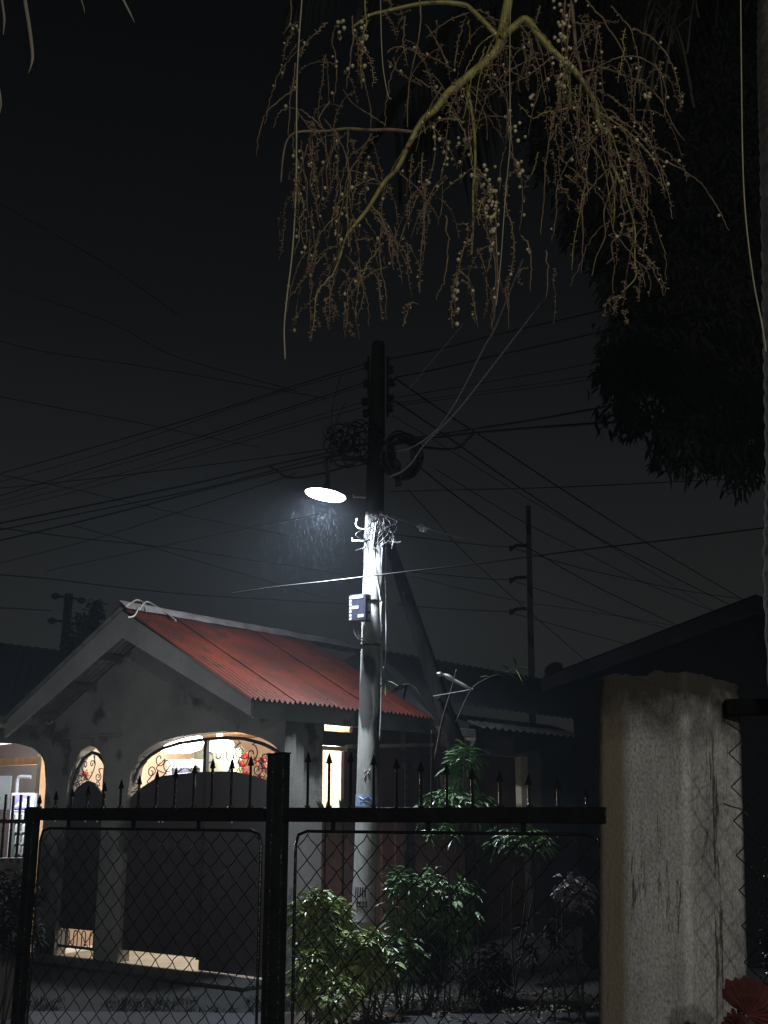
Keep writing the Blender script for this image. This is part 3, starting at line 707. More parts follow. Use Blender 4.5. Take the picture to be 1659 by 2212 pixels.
for k in range(46):
    cx, cy_ = rs.uniform(722, 800), rs.uniform(930, 985); rx, ry = rs.uniform(10, 40), rs.uniform(8, 30)
    a0 = rs.uniform(0, 6); P = [at(cx + rx * cos(a0 + t * .7), cy_ + ry * sin(a0 + t * .7), PY - .15 + rs.gauss(0, .06)) for t in range(rs.randint(4, 8))]
    tg.tube(smooth(P, 4), rs.choice((.005, .007, .009)), 5)
tag(tg.build('cable_tangle', M['cable'], None), 'black tangle of looping cables left of the pole above the light', 'cable tangle', kind='stuff')
tg = MB()
for k in range(20):
    cx, cy_ = rs.gauss(868, 5), rs.gauss(985, 6); rx, ry = rs.uniform(22, 42), rs.uniform(34, 50)
    P = [at(cx + rx * cos(t * .55), cy_ + ry * sin(t * .55), PY - .1 + rs.gauss(0, .02)) for t in range(-1, 12)]
    tg.tube(smooth(P, 4), rs.choice((.008, .011, .014)), 5)
for k in range(14):
    P = [at(rs.gauss(838 + 6 * j, 8), 960 + 22 * j + rs.gauss(0, 4), PY - .12) for j in range(5)]
    tg.tube(smooth(P, 4), .007, 5)
tag(tg.build('cable_coil', M['cable'], None), 'big black coil of spare cable hanging right of the pole', 'cable coil', kind='stuff')
# ---- brace strut
br0, br1 = at(838, 1165, PY + .15), at(978, 1590, PY + .1)
bvec = br1 - br0; P = []; R = []
for i in range(25):
    t = i / 24 * 1.55; P.append(br0 + bvec * t); R.append(.062 + .045 * t)
P = [p for p in P if p.z > -.05]; R = R[:len(P)]
st = thing('brace_strut', 'round timber strut leaning against the right side of the pole', 'timber strut', Vector((P[-1].x, P[-1].y, 0)))
MB().tube(P, R, 14).build('log', M['timber'], st, shade=True)
for t in (.30, .82):
    p = br0 + bvec * t + Vector((-.02, -.085 - .045 * t, 0)); MB().ball(p, .03, (.9, .6, 1.2)).build('knot', M['timber'], st)

# =========================================================================================================
# OVERHEAD WIRES
# =========================================================================================================
def wire(pts, Y0, Y1, r, label, m=None, sag=True, group='overhead wires'):
    tot = abs(pts[-1][0] - pts[0][0]) + abs(pts[-1][1] - pts[0][1]) + 1e-6; P = []
    for (x, y) in pts:
        t = (abs(x - pts[0][0]) + abs(y - pts[0][1])) / tot
        Yi = 1 / (1 / Y0 + (1 / Y1 - 1 / Y0) * min(1, t)); P.append(at(x, y, Yi))
    o = MB().tube(smooth(P, 8), r * 1.25, 5, cap=False).build('overhead_wire', m or M['cable'], None, shade=True)
    tag(o, label, 'wire', group); return o
WL = [
 ([(785, 787), (596, 846), (434, 898), (200, 967), (-40, 1034)], 12.9, 17, .0065, 'topmost thick wire from the pole head sloping down to the left border'),
 ([(787, 795), (596, 851), (434, 905), (200, 985), (-40, 1052)], 12.9, 17.5, .004, 'thin wire running close under the topmost left wire'),
 ([(784, 828), (596, 890), (434, 943), (200, 1011), (-40, 1083)], 12.9, 17, .0065, 'second thick wire left of the pole, leaving the second insulator'),
 ([(784, 834), (596, 896), (434, 951), (200, 1021), (-40, 1096)], 12.9, 17.5, .004, 'thin wire just below the second thick wire at left'),
 ([(784, 868), (596, 925), (434, 972), (200, 1040), (-40, 1101)], 12.9, 18, .004, 'upper thin wire of the pair from the third insulator to the left'),
 ([(783, 880), (596, 933), (434, 981), (200, 1052), (-40, 1112)], 12.9, 18.5, .004, 'lower thin wire of the pair from the third insulator to the left'),
 ([(790, 958), (600, 985), (434, 1006), (261, 1027), (105, 1044), (-40, 1058)], 12.9, 18, .006, 'almost level wire from the black tangle to the left border'),
 ([(790, 958), (705, 979), (583, 1006), (434, 1041), (200, 1090), (-40, 1138)], 12.9, 16, .011, 'upper of the thick communication cables running left from the tangle'),
 ([(790, 970), (705, 986), (560, 1024), (434, 1056), (200, 1104), (-40, 1153)], 12.9, 16, .008, 'middle communication cable running left from the tangle'),
 ([(790, 985), (705, 998), (583, 1024), (434, 1060), (200, 1120), (-40, 1177)], 12.9, 16, .010, 'lowest of the thick communication cables running left from the tangle'),
 ([(583, 1008), (600, 1018), (619, 1030), (654, 1031), (705, 1021), (762, 1004)], 14.3, 12.9, .012, 'cable sagging in a loop left of the street light'),
 ([(-20, 1022), (150, 1055), (300, 1090), (434, 1120), (650, 1162)], 18, 26, .006, 'thin far wire sloping down to the right under the communication cables'),
 ([(-20, 1138), (183, 1164), (340, 1180), (434, 1193), (620, 1222), (760, 1243)], 20, 28, .008, 'far wire crossing behind the halo of the street light'),
 ([(157, 1135), (327, 1182), (434, 1214), (560, 1250), (700, 1292)], 20, 30, .007, 'faint far wire falling towards the red roof ridge'),
 ([(-20, 1222), (200, 1165), (430, 1092), (575, 1045), (640, 1022)], 22, 14, .006, 'thin wire rising from the left border to the street light bracket'),
 ([(100, 1234), (170, 1218), (434, 1162), (560, 1136), (690, 1110)], 22, 16, .005, 'faint thin wire rising towards the underside of the street light'),
 ([(-20, 853), (131, 882), (288, 911), (440, 943), (560, 966)], 16, 22, .005, 'single thin wire in the empty sky left of the cable bundle'),
 ([(-20, 731), (91, 759), (300, 790), (430, 812), (700, 860)], 15, 13, .0045, 'faint thin wire crossing the sky to the insulators from the left'),
 ([(-20, 613), (120, 655), (250, 703), (353, 759), (434, 787), (640, 845)], 11, 13, .005, 'wire dropping from the left border at mid height of the sky'),
 ([(-20, 430), (150, 525), (250, 585), (385, 680)], 9, 12, .004, 'highest faint wire in the dark sky at left'),
 ([(-20, 1240), (120, 1252), (274, 1271), (460, 1288), (650, 1299), (780, 1306)], 20, 26, .009, 'low wire passing just above the red roof ridge'),
 ([(-20, 1312), (60, 1316), (110, 1319)], 33, 35, .012, 'short wire from the left border to the far crossarm pole'),
 ([(838, 776), (950, 754), (1061, 726), (1200, 694), (1400, 648)], 12.9, 10.6, .007, 'topmost wire on the right, rising from the pole head to the dark tree'),
 ([(852, 816), (960, 794), (1083, 766), (1200, 740), (1340, 707)], 12.9, 10.8, .007, 'second wire on the right, rising to the dark tree'),
 ([(856, 859), (980, 838), (1108, 816), (1200, 800), (1320, 777)], 12.9, 11, .004, 'thin third wire on the right with a glinting drop'),
 ([(849, 872), (960, 857), (1083, 840), (1180, 826), (1300, 808)], 12.9, 11, .0035, 'upper thin wire of the close pair at right of the pole'),
 ([(849, 877), (960, 863), (1083, 847), (1180, 835), (1300, 817)], 12.9, 11, .0035, 'lower thin wire of the close pair at right of the pole'),
 ([(831, 956), (930, 942), (1025, 927), (1160, 906), (1340, 873)], 12.9, 11, .010, 'upper thick cable from the coil to the dark tree'),
 ([(840, 962), (921, 949), (1025, 936), (1160, 924), (1390, 908)], 12.9, 11, .012, 'lower thick cable from the coil to the dark tree'),
 ([(905, 962), (921, 967), (975, 971), (996, 963), (1009, 950), (1025, 936)], 12.9, 12.3, .013, 'short cable sagging below the thick cables right of the coil'),
 ([(852, 816), (960, 891), (1083, 970), (1208, 1053), (1355, 1147), (1480, 1222), (1620, 1304)], 12.9, 26, .008, 'uppermost long wire falling to the right towards the dark gable'),
 ([(849, 863), (953, 934), (1118, 1050), (1298, 1165), (1450, 1244), (1600, 1318)], 12.9, 26, .008, 'second long wire falling to the right towards the dark gable'),
 ([(903, 1006), (975, 1064), (1060, 1126), (1147, 1186), (1300, 1273), (1500, 1368)], 12.9, 26, .0075, 'third long wire falling to the right from the cable coil'),
 ([(849, 899), (946, 956), (1100, 1053), (1200, 1112), (1291, 1164), (1560, 1330)], 13, 27, .004, 'thin wire between the falling wires right of the pole'),
 ([(881, 1057), (940, 1122), (1003, 1193), (1130, 1310), (1267, 1428), (1290, 1446)], 13, 22, .006, 'steep wire dropping from beside the street light to the dark roof'),
 ([(842, 1062), (1000, 1058), (1160, 1054), (1355, 1046), (1700, 1028)], 12.9, 14, .005, 'level wire leaving the pole to the right border under the tree'),
 ([(942, 1014), (1083, 1100), (1147, 1136), (1251, 1188), (1400, 1262), (1545, 1322)], 20, 30, .007, 'faint wire passing the tip of the far slim pole'),
 ([(500, 1282), (596, 1268), (705, 1256), (781, 1247), (905, 1232), (1030, 1218), (1240, 1190), (1480, 1162), (1700, 1134)], 12.5, 11.6, .0065, 'long taut wire crossing the lit pole and brightened by the light'),
 ([(854, 1155), (960, 1168), (1078, 1181), (1104, 1180)], 20, 34, .010, 'wire to the top bracket of the far slim pole'),
 ([(879, 1234), (980, 1244), (1073, 1252), (1104, 1250)], 22, 34, .010, 'wire to the middle bracket of the far slim pole'),
 ([(860, 1306), (980, 1316), (1104, 1322)], 22, 34, .010, 'wire to the lowest bracket of the far slim pole'),
 ([(1104, 1183), (1250, 1226), (1374, 1254), (1480, 1276), (1610, 1295)], 34, 48, .012, 'wire leaving the top bracket of the far pole to the right'),
 ([(1104, 1253), (1250, 1302), (1350, 1334), (1470, 1365)], 34, 48, .011, 'wire leaving the middle bracket of the far pole to the right'),
 ([(1104, 1324), (1200, 1350), (1280, 1372), (1380, 1398)], 34, 48, .011, 'wire leaving the lowest bracket of the far pole to the right'),
 ([(889, 1244), (1010, 1275), (1129, 1300), (1280, 1322), (1460, 1352)], 30, 45, .008, 'faint distant wire crossing behind the far slim pole'),
]
for w in WL: wire(*w)
wire([(1130, 560), (1105, 622), (1068, 712), (1047, 748), (1011, 820), (982, 873), (950, 920), (924, 945), (888, 967), (856, 976)], 9.5, 12.7, .0075, 'twisted pale drop wire curving down to the top of the coil', M['palecable'])
wire([(1180, 640), (1080, 770), (1000, 873), (960, 917), (917, 960), (892, 996), (870, 1017), (842, 1030)], 10, 12.7, .0075, 'twisted pale drop wire passing in front of the coil', M['palecable'])
wire([(1000, 700), (964, 744), (920, 795), (881, 843), (845, 870)], 11, 12.8, .0035, 'thin pale wire coming down to the insulators from above', M['palecable'])
wire([(842, 1114), (870, 1124), (903, 1136), (940, 1147), (1003, 1165)], 12.8, 13.4, .0075, 'pale wire leaving the cable knot to the right', M['palecable'])
kn = MB()
for k in range(6):
    kn.tube(smooth([at(905 + rs.gauss(0, 4) + 6 * j, 1136 + rs.gauss(2, 4) + 2 * j, 12.95) for j in range(4)], 4), .008, 5)
tag(kn.build('wire_splice', M['palecable'], None), 'twisted wire splice on the pale wire right of the pole', 'wire splice', kind='stuff')
for k, (x0, y0, x1, y1) in enumerate(((735, 812, 722, 975), (745, 870, 716, 1000))):
    wire([(x0, y0), ((x0 + x1) / 2 - 12, (y0 + y1) / 2), (x1, y1)], 12.8, 12.8, .004, ('thin vertical jumper wire left of the insulators', 'second jumper wire left of the pole nearer the tangle')[k])

# =========================================================================================================
# FAR POLES
# =========================================================================================================
fp = thing('far_utility_pole', 'slim distant concrete pole with three brackets on its left side', 'utility pole', Vector((at(1141, 1435, 34).x, 34, 0)))
a = at(1141, 1093, 34); MB().tube([Vector((at(1142, 1435, 34).x, 34, 0)), Vector((a.x, 34, a.z))], [.13, .075], 10).build('shaft', M['concpole'], fp, shade=True)
for y in (1181, 1250, 1318):
    MB().tube(smooth([at(1137, y - 3, 33.9), at(1115, y - 2, 33.9), at(1106, y + 4, 33.9)], 4), .055, 6).build('bracket', M['cable'], fp)
    MB().ball(at(1104, y + 4, 33.9), .10, (.7, .7, 1)).build('insulator', M['cable'], fp)
fp = thing('far_utility_pole', 'dark distant pole with insulators beside a small tree at far left', 'utility pole', Vector((at(140, 1400, 30).x, 30, 0)))
a = at(149, 1283, 30); b = at(138, 1420, 30); MB().tube([Vector((b.x, 30, 0)), b, a], [.14, .12, .11], 10).build('shaft', M['cable'], fp, shade=True)
for pts in (((120, 1287), (150, 1291), (176, 1296)), ((112, 1340), (140, 1343), (172, 1348))):
    MB().tube([at(x, y, 29.9) for x, y in pts], .035, 6).build('crossarm', M['cable'], fp)
    for x, y in (pts[0], pts[2]):
        MB().tube([at(x - 8, y, 29.85), at(x, y + 1, 29.85), at(x + 8, y + 2, 29.85)], [.05, .10, .05], 8).build('insulator', M['cable'], fp)

# =========================================================================================================
# NEIGHBOURING HOUSES
# =========================================================================================================
nb = thing('house', 'unlit house with a tall dark gable roof behind the concrete pillar at right', 'house', at(1600, 1745, 15) * 1)
def corr_plane(A, B, C, Dd, name, m, par, n=90, amp=.015):    # A-B ridge, D-C eave, corrugated across
    vs = []
    nn = (Vector(B) - Vector(A)).cross(Vector(Dd) - Vector(A)).normalized()
    for i in range(n + 1):
        t = i / n; w = amp * sin(t * n * pi / 2)
        p = Vector(A).lerp(Vector(B), t) + nn * w; q = Vector(Dd).lerp(Vector(C), t) + nn * w; vs += [p, q]
    return MB().add(vs, [(2 * i, 2 * i + 1, 2 * i + 3, 2 * i + 2) for i in range(n)]).build(name, m, par, shade=True)
pk = at(1632, 1284, 14); e0 = at(1170, 1462, 14); e1 = Vector((2 * pk.x - e0.x, 14, e0.z))
back = Vector((2.5, 6, 0))
corr_plane(pk, pk + back, e0 + back, e0, 'roof_slope', M['darkroof'], nb)
corr_plane(pk, pk + back, e1 + back, e1, 'roof_slope', M['darkroof'], nb)
MB().prism([e0 - Z_ * .02, pk - Z_ * .03, e1 - Z_ * .02, e1 - Z_ * .18, pk - Z_ * .24, e0 - Z_ * .18], (0, .05, 0)).build('bargeboard', M['darkroof'], nb)
w0, w1 = e0 + Vector((.45, .5, -.12)), e1 + Vector((-.45, .5, -.12))
MB().prism([Vector((w0.x, 14.5, 0)), w0, pk + Vector((0, .5, -.22)), w1, Vector((w1.x, 14.5, 0))], back * .9).build('wall', M['matte'], nb)
# satellite dish silhouette at the roof foot
sd_ = at(1196, 1446, 14.6)
o = MB(); vs = [sd_ + Vector((0, .04, 0))]
ds = thing('satellite_dish', 'small dark satellite dish at the low end of the gable roof', 'satellite dish', sd_ - Z_ * .1)
dx = Vector((.16, 0, .08)).normalized(); dz = Vector((-.08, -.03, .16)).normalized()
vs = []; n = 16
for rr, yy in ((1, 0), (.7, .03), (.3, .05)):
    for k in range(n): a_ = 2 * pi * k / n; vs.append(sd_ + dx * .13 * rr * cos(a_) + dz * .085 * rr * sin(a_) + Vector((0, yy, 0)))
o.add(vs, [(j * n + k, j * n + (k + 1) % n, (j + 1) * n + (k + 1) % n, (j + 1) * n + k) for j in range(2) for k in range(n)] + [tuple(2 * n + k for k in range(n))])
o.build('reflector', M['darkroof'], ds); MB().tube([sd_ + Vector((0, .04, 0)), sd_ + Vector((-.02, .04, -.22))], .015, 6).build('mast', M['darkroof'], ds)

# dark house behind (roof right of the pole) with stucco annex
bh = thing('house', 'low grey house with dark roof and a brown doorway behind the right fence', 'house', at(1150, 1900, 18.5))
base = hit(1042, 1571, at(1042, 1571, 17.2), D_ * 0 + U_)
def fb(x, y, off=0.0):
    return hit(x, y, base + U_ * off, U_)
r0, r1, q1, q0 = fb(800, 1400, 2.2), fb(1190, 1449, 2.2), fb(1420, 1592, -.15), fb(930, 1508, -.15)
r1 = r0 + D_ * ((fb(1290, 1460, 2.2) - r0).dot(D_)); r1.z = r0.z
q0.z = fb(1000, 1522, -.15).z; q1.z = q0.z
corr_plane(r0, r1, q1, q0, 'roof_slope', M['darkroof'], bh, 160)
ez = fb(1100, 1577, -.35).z
c0, c1 = fb(1040, 1571, -.35), fb(1262, 1591, -.35); c0.z = c1.z = ez
h0, h1 = c0 + U_ * .6 + Z_ * .22, c1 + U_ * .6 + Z_ * .22
corr_plane(h0, h1, c1, c0, 'awning_sheet', M['galv'], bh, 60, .02)
wz = ez + .02
def wallseg(xa, xb, za, zb2, m, name='wall', off=0.0, th=.12):
    p, q = fb(xa, 1700, off), fb(xb, 1700, off)
    MB().prism([Vector((p.x, p.y, za)), Vector((q.x, q.y, za)), Vector((q.x, q.y, zb2)), Vector((p.x, p.y, zb2))], U_ * th).build(name, m, bh)
zdo = fb(1100, 1632).z
wallseg(1030, 1330, zdo, wz + .05, M['oldwall']); wallseg(1142, 1250, fb(1200, 1748).z, zdo - .001, M['oldwall']); wallseg(1142, 1250, 0, fb(1200, 1748).z - .002, M['gatepanel']); wallseg(1250, 1400, 0, zdo - .001, M['gatepanel'], off=.2)
wallseg(1030, 1126, 0, zdo, M['door'], 'door', .25, .05); wallseg(1126, 1141, fb(1130, 1746).z, zdo, M['trim'], 'door_jamb', -.01, .10)
wallseg(960, 1030, 0, wz, M['door'], 'wall', .1)
p = fb(1048, 1565, -.3); q = fb(1012, 1690, -.4)
wallseg(985, 1029, fb(1000, 1600).z, fb(1000, 1575).z, M['trim'], 'sill_board', -.1, .04)
# dark roofs at far left
lh = thing('house', 'unlit neighbouring house with dark purplish roof left of the gable', 'house', at(60, 1700, 19))
A = at(-400, 1340, 21); B = at(160, 1408, 21); Cc = at(120, 1600, 18.2); Dd = at(-500, 1590, 18.2)
corr_plane(A, B, Cc, Dd, 'roof_slope', M['darkroof'], lh, 120)
MB().prism([Vector((Dd.x, 18.6, 0)), Vector((Cc.x, 18.6, 0)), Vector((Cc.x, 18.6, Cc.z)), Vector((Dd.x, 18.6, Dd.z))], (0, 2.5, 0)).build('wall', M['gatepanel'], lh)
# low planted wall and the barred fence at far left
lw = thing('garden_wall', 'low mossy wall under the barred fence at the left border', 'wall', at(0, 1900, 10.5))
a, b = at(-200, 1858, 10.4), at(66, 1853, 10.8)
MB().prism([Vector((a.x, 10.4, 0)), Vector((b.x, 10.8, 0)), Vector((b.x, 10.8, b.z)), Vector((a.x, 10.4, b.z))], (0, .2, 0)).build('coping', M['stucco'], lw)
bf = thing('barred_fence', 'black fence of thin vertical bars in front of the drinks cabinet', 'fence', at(20, 1855, 10.7))
k = 0
for x in range(-210, 72, 16):
    yy = 10.7 + .0 * k; a = at(x, 1716 + 3 * (k % 2), 10.55); b = Vector((a.x, a.y, at(x, 1853, 10.55).z)); MB().bbar(b, a, .022, .022, Vector((0, 1, 0))).build('bar', M['iron'], bf); k += 1
a, b = at(-220, 1774, 10.53), at(72, 1774, 10.53); MB().bbar(a, b, .03, .035).build('rail', M['iron'], bf)

# =========================================================================================================
# FRONT FENCE: gate, panel, posts
# =========================================================================================================
FL = Vector((-1.49, 5.0, 0)); FR = Vector((.676, 3.6, 0)); FD = (FR - FL).normalized(); FN = Vector((FD.y, -FD.x, 0))   # FN towards the camera
if FN.y > 0: FN = -FN
def fl(x, off=0):                      # distance along the fence line where it passes sheet column x
    c = (x - 829.5) / F; f = lambda q: q.x - c * (q.y * cos(PIT) + (q.z - EZ) * sin(PIT))
    p = FL + Z_ * 1.8 + FN * off; a = f(p); b = f(p + FD); return -a / (b - a)
def fz(x, y):
    q = hit(x, y, FL, FN); return q.z
def FP(t, z, off=0): return FL + FD * t + FN * off + Z_ * z
RT = 1.812; RB = 1.762
def spike(t, ztip, par, r=.0055):
    s_ = MB(); s_.tube([FP(t, RT), FP(t, ztip - .030)], r, 6)
    w = .0135
    # flat spear head with shoulders
    h = [FP(t, ztip - .034), FP(t - w, ztip - .036), FP(t, ztip), FP(t + w, ztip - .036)]
    s_.prism([p + FN * .003 for p in (h[1], h[2], h[3])], -FN * .006)
    o = s_.build('picket', M['fence'], par)
    MB().tube([FP(t, RT - .001), FP(t, RT + .007)], .011, 8).build('collar', M['fence'], o).location = (0, 0, 0)
    # water-beaded twist on the rod
    return o
def chain(t0, t1, z0, z1, par, P=FP, pitch=.085, off=0.0, r=.0021):
    b = MB(); hgt = z1 - z0; m_ = int((t1 - t0 + hgt) / pitch) + 2
    for i in range(-m_, m_ + 1):
        for sg in (1, -1):
            ts = t0 + i * pitch
            # line t = ts + sg*(z - z0)
            za, zb_ = z0, z1
            if sg > 0: lo = max(z0, z0 + (t0 - ts)); hi = min(z1, z0 + (t1 - ts))
            else: lo = max(z0, z0 + (ts - t1)); hi = min(z1, z0 + (ts - t0))
            if hi - lo < .005: continue
            k = max(2, int((hi - lo) / (pitch / 4)));  pts = []
            for j in range(k + 1):
                z = lo + (hi - lo) * j / k; t = ts + sg * (z - z0); ph = (z - z0) / (pitch / 2) * pi
                # wires weave: straight in the open, bending round each other at the knots
                pts.append(P(t - sg * .005 * sin(2 * ph), z, off + sg * .0022 * cos(ph)))
            b.tube(pts, r, 4, cap=False)
    nx_ = int((t1 - t0) / (pitch / 2))
    return b.build('chain_link', M['mesh'], par, kind='stuff')
# gate (left)
tg0, tg1 = fl(70), fl(577)
gt = thing('yard_gate', 'wet black steel gate with spear pickets and chain link, left of the double post', 'gate', FP(tg0, 0))
MB().bbar(FP(tg0 - .03, (RT + RB) / 2), FP(tg1 - .002, (RT + RB) / 2), .04, RT - RB).build('top_rail', M['rail'], gt, bevel=.004)
tips = [(84, 1717), (119, 1709), (154, 1703), (188, 1698), (223, 1690), (259, 1684), (298, 1675), (336, 1665), (376, 1660), (417, 1650), (456, 1639), (498, 1640), (539, 1633)]
for x, y in tips: spike(fl(x), fz(x, y), gt)
zi = 1.73
a0, a1 = fl(92), fl(566)
fr_ = [FP(a0, .35), FP(a0, zi - .05), FP(a0 + .012, zi - .012), FP(a0 + .05, zi), FP(a1 - .05, zi), FP(a1 - .012, zi - .012), FP(a1, zi - .05), FP(a1, .35), FP(a0, .35)]
MB().tube(fr_, .0058, 8, cap=False).build('pipe_frame', M['fence'], gt, shade=True)
for x in (150, 290, 430): MB().bbar(FP(fl(x), RB), FP(fl(x), zi), .01, .012, FD).build('rail_spacer', M['fence'], gt)
chain(a0 + .01, a1 - .01, .40, zi - .008, gt)
for k in range(6): MB().ball(FP(random.uniform(a0, a1), RB - .003, .015), .0035).build('water_drop', M['white'], gt)
# right panel
tp0, tp1 = fl(629), fl(1308)
pn = thing('front_fence', 'wet black fence panel with spear pickets between the double post and the concrete pillar', 'fence', FP(tp0, 0))
MB().bbar(FP(tp0 - .02, (RT + RB) / 2), FP(tp1 + .01, (RT + RB) / 2), .04, RT - RB).build('top_rail', M['rail'], pn, bevel=.004)
tips = [(664, 1625), (710, 1627), (757, 1624), (807, 1630), (857, 1637), (910, 1644), (966, 1650), (1021, 1659), (1081, 1664), (1144, 1671), (1207, 1679), (1269, 1697)]
for x, y in tips: spike(fl(x), fz(x, y), pn)
b0, b1 = fl(640), fl(1296)
fr_ = [FP(b0, .35), FP(b0, zi - .05), FP(b0 + .012, zi - .012), FP(b0 + .05, zi), FP(b1 - .05, zi), FP(b1 - .012, zi - .012), FP(b1, zi - .05), FP(b1, .35), FP(b0, .35)]
MB().tube(fr_, .0058, 8, cap=False).build('pipe_frame', M['fence'], pn, shade=True)
for x in (720, 925, 1130): MB().bbar(FP(fl(x), RB), FP(fl(x), zi), .01, .012, FD).build('rail_spacer', M['fence'], pn)
chain(b0 + .01, b1 - .01, .40, zi - .008, pn)
# posts
def fpost(x0, x1, ytop, label, off=0.0, cap_=True):
    ta, tb = fl(x0), fl(x1); z = fz((x0 + x1) / 2, ytop); c = (ta + tb) / 2
    p = thing('fence_post', label, 'fence post', FP(c, 0, off), 'black posts of the front fence')
    MB().box(FP(c, z / 2, off), FD * (tb - ta) / 2 * .98, FN * (tb - ta) / 2 * .98, Z_ * z / 2).build('post', M['fence'], p, bevel=.004)
    MB().box(FP(c, z + .003, off), FD * (tb - ta) / 2 * 1.04, FN * (tb - ta) / 2 * 1.04, Z_ * .003).build('post_cap', M['fence'], p)
fpost(579, 593, 1631, 'left tube of the black double post in the middle of the fence')
fpost(598, 618, 1629, 'wider right tube of the black double post in the middle of the fence')
fpost(66, 81, 1746, 'black hinge post of the gate at the left border')

# =========================================================================================================
# CONCRETE PILLAR, rail and chain link to its right
# =========================================================================================================
pm = bpy.data.materials.new('stained old plaster'); pm.use_nodes = True; n = pm.node_tree; pbs = n.nodes['Principled BSDF']
pbs.inputs['Roughness'].default_value = .9
tcn = n.nodes.new('ShaderNodeTexCoord')
def nzn(scale, stretch, det=6, rough=.6):
    mp = n.nodes.new('ShaderNodeMapping'); mp.inputs['Scale'].default_value = stretch; n.links.new(tcn.outputs['Object'], mp.inputs[0])
    q = n.nodes.new('ShaderNodeTexNoise'); q.inputs['Scale'].default_value = scale; q.inputs['Detail'].default_value = det; q.inputs['Roughness'].default_value = rough
    n.links.new(mp.outputs[0], q.inputs['Vector']); return q.outputs[0]
def rampn(src, p0, p1, c0=(0, 0, 0, 1), c1=(1, 1, 1, 1)):
    r = n.nodes.new('ShaderNodeValToRGB'); r.color_ramp.elements[0].position = p0; r.color_ramp.elements[1].position = p1
    r.color_ramp.elements[0].color = c0; r.color_ramp.elements[1].color = c1; n.links.new(src, r.inputs[0]); return r.outputs[0]
def mixn(fac, a, b):
    m_ = n.nodes.new('ShaderNodeMix'); m_.data_type = 'RGBA'; n.links.new(fac, m_.inputs[0]) if not isinstance(fac, float) else setattr(m_.inputs[0], 'default_value', fac)
    for i_, v in ((6, a), (7, b)):
        if isinstance(v, tuple): m_.inputs[i_].default_value = v
        else: n.links.new(v, m_.inputs[i_])
    return m_.outputs[2]
basec = rampn(nzn(6, (1, 1, .6)), .3, .7, (.44, .44, .425, 1), (.74, .74, .72, 1))
fine = rampn(nzn(130, (1, 1, .7), 4), .38, .58, (.60, .60, .60, 1), (1, 1, 1, 1))
mm = n.nodes.new('ShaderNodeMix'); mm.data_type = 'RGBA'; mm.blend_type = 'MULTIPLY'; mm.inputs[0].default_value = 1.0
n.links.new(basec, mm.inputs[6]); n.links.new(fine, mm.inputs[7]); c_ = mm.outputs[2]
streak = rampn(nzn(17, (1, 1, .10), 7, .78), .575, .62); c_ = mixn(streak, c_, (.10, .095, .08, 1))
# warm brown shade painted on the outer part of the left face (object x is the position along the faces)
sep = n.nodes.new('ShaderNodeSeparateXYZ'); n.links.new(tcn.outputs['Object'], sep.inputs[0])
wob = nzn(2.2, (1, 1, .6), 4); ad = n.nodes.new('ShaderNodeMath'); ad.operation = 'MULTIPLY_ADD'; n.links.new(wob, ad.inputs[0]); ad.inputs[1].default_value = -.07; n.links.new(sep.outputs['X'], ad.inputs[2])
warm_shade = rampn(ad.outputs[0], .05, .085, (1, 1, 1, 1), (0, 0, 0, 1))
c_ = mixn(warm_shade, c_, mixn(.88, c_, (.20, .155, .105, 1)))
# moss and soot at the top
wz_ = nzn(9, (1, 1, 1), 5); az = n.nodes.new('ShaderNodeMath'); az.operation = 'MULTIPLY_ADD'; n.links.new(wz_, az.inputs[0]); az.inputs[1].default_value = .30; n.links.new(sep.outputs['Z'], az.inputs[2])
PTOP = hit(1500, 1444, Vector((.8925, 3.373, 0)), Vector((0, 1, 0))).z
mr = n.nodes.new('ShaderNodeMapRange'); mr.inputs['From Min'].default_value = PTOP - .06; mr.inputs['From Max'].default_value = PTOP + .09; n.links.new(az.outputs[0], mr.inputs['Value'])
c_ = mixn(mr.outputs[0], c_, (.055, .052, .042, 1))
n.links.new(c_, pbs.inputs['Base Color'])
bpn = n.nodes.new('ShaderNodeBump'); bpn.inputs['Strength'].default_value = .8; bpn.inputs['Distance'].default_value = .006
n.links.new(nzn(90, (1, 1, .8), 6, .7), bpn.inputs['Height']); n.links.new(bpn.outputs[0], pbs.inputs['Normal'])
PL = Vector((.679, 3.6, 0)); PC = Vector((.8925, 3.373, 0)); PR = Vector((1.12, 3.587, 0)); PBk = PL + PR - PC
px_ = (PC - PL).normalized(); S_ = (PC - PL).length
bm_v = []; ns, nz2 = 14, 90
# local frame: origin at PL, x along left face (PL to PC), y along PC to PR
py_ = (PR - PC).normalized()
ring = [(i / ns * S_, 0) for i in range(ns)] + [(S_, i / ns * S_) for i in range(ns)] + [(S_ - i / ns * S_, S_) for i in range(ns)] + [(0, S_ - i / ns * S_) for i in range(ns)]
zs = list(np.linspace(0, PTOP - .2, 60)) + list(np.linspace(PTOP - .19, PTOP, 34))
vs = []
cx = S_ / 2
for z in zs:
    for (a_, b_) in ring:
        top_k = max(0, (z - (PTOP - .06)) / .06)
        nv = mnoise.noise((a_ * 22, b_ * 22, z * 16)); nv2 = mnoise.noise((a_ * 60 + 9, b_ * 60, z * 45))
        da, db = a_ - cx, b_ - cx; L = sqrt(da * da + db * db)
        inn = .0025 * nv + .0015 * nv2 - top_k * (.006 + .010 * nv + .012 * nv2)
        # rounded corners
        rr = max(0, L - S_ * .69) * .4
        zz = z + (top_k * .010 * nv + top_k * .014 * nv2)
        vs.append((a_ + da / L * (inn - rr), b_ + db / L * (inn - rr), zz))
K = len(ring); fcs = [(j * K + i, j * K + (i + 1) % K, (j + 1) * K + (i + 1) % K, (j + 1) * K + i) for j in range(len(zs) - 1) for i in range(K)]
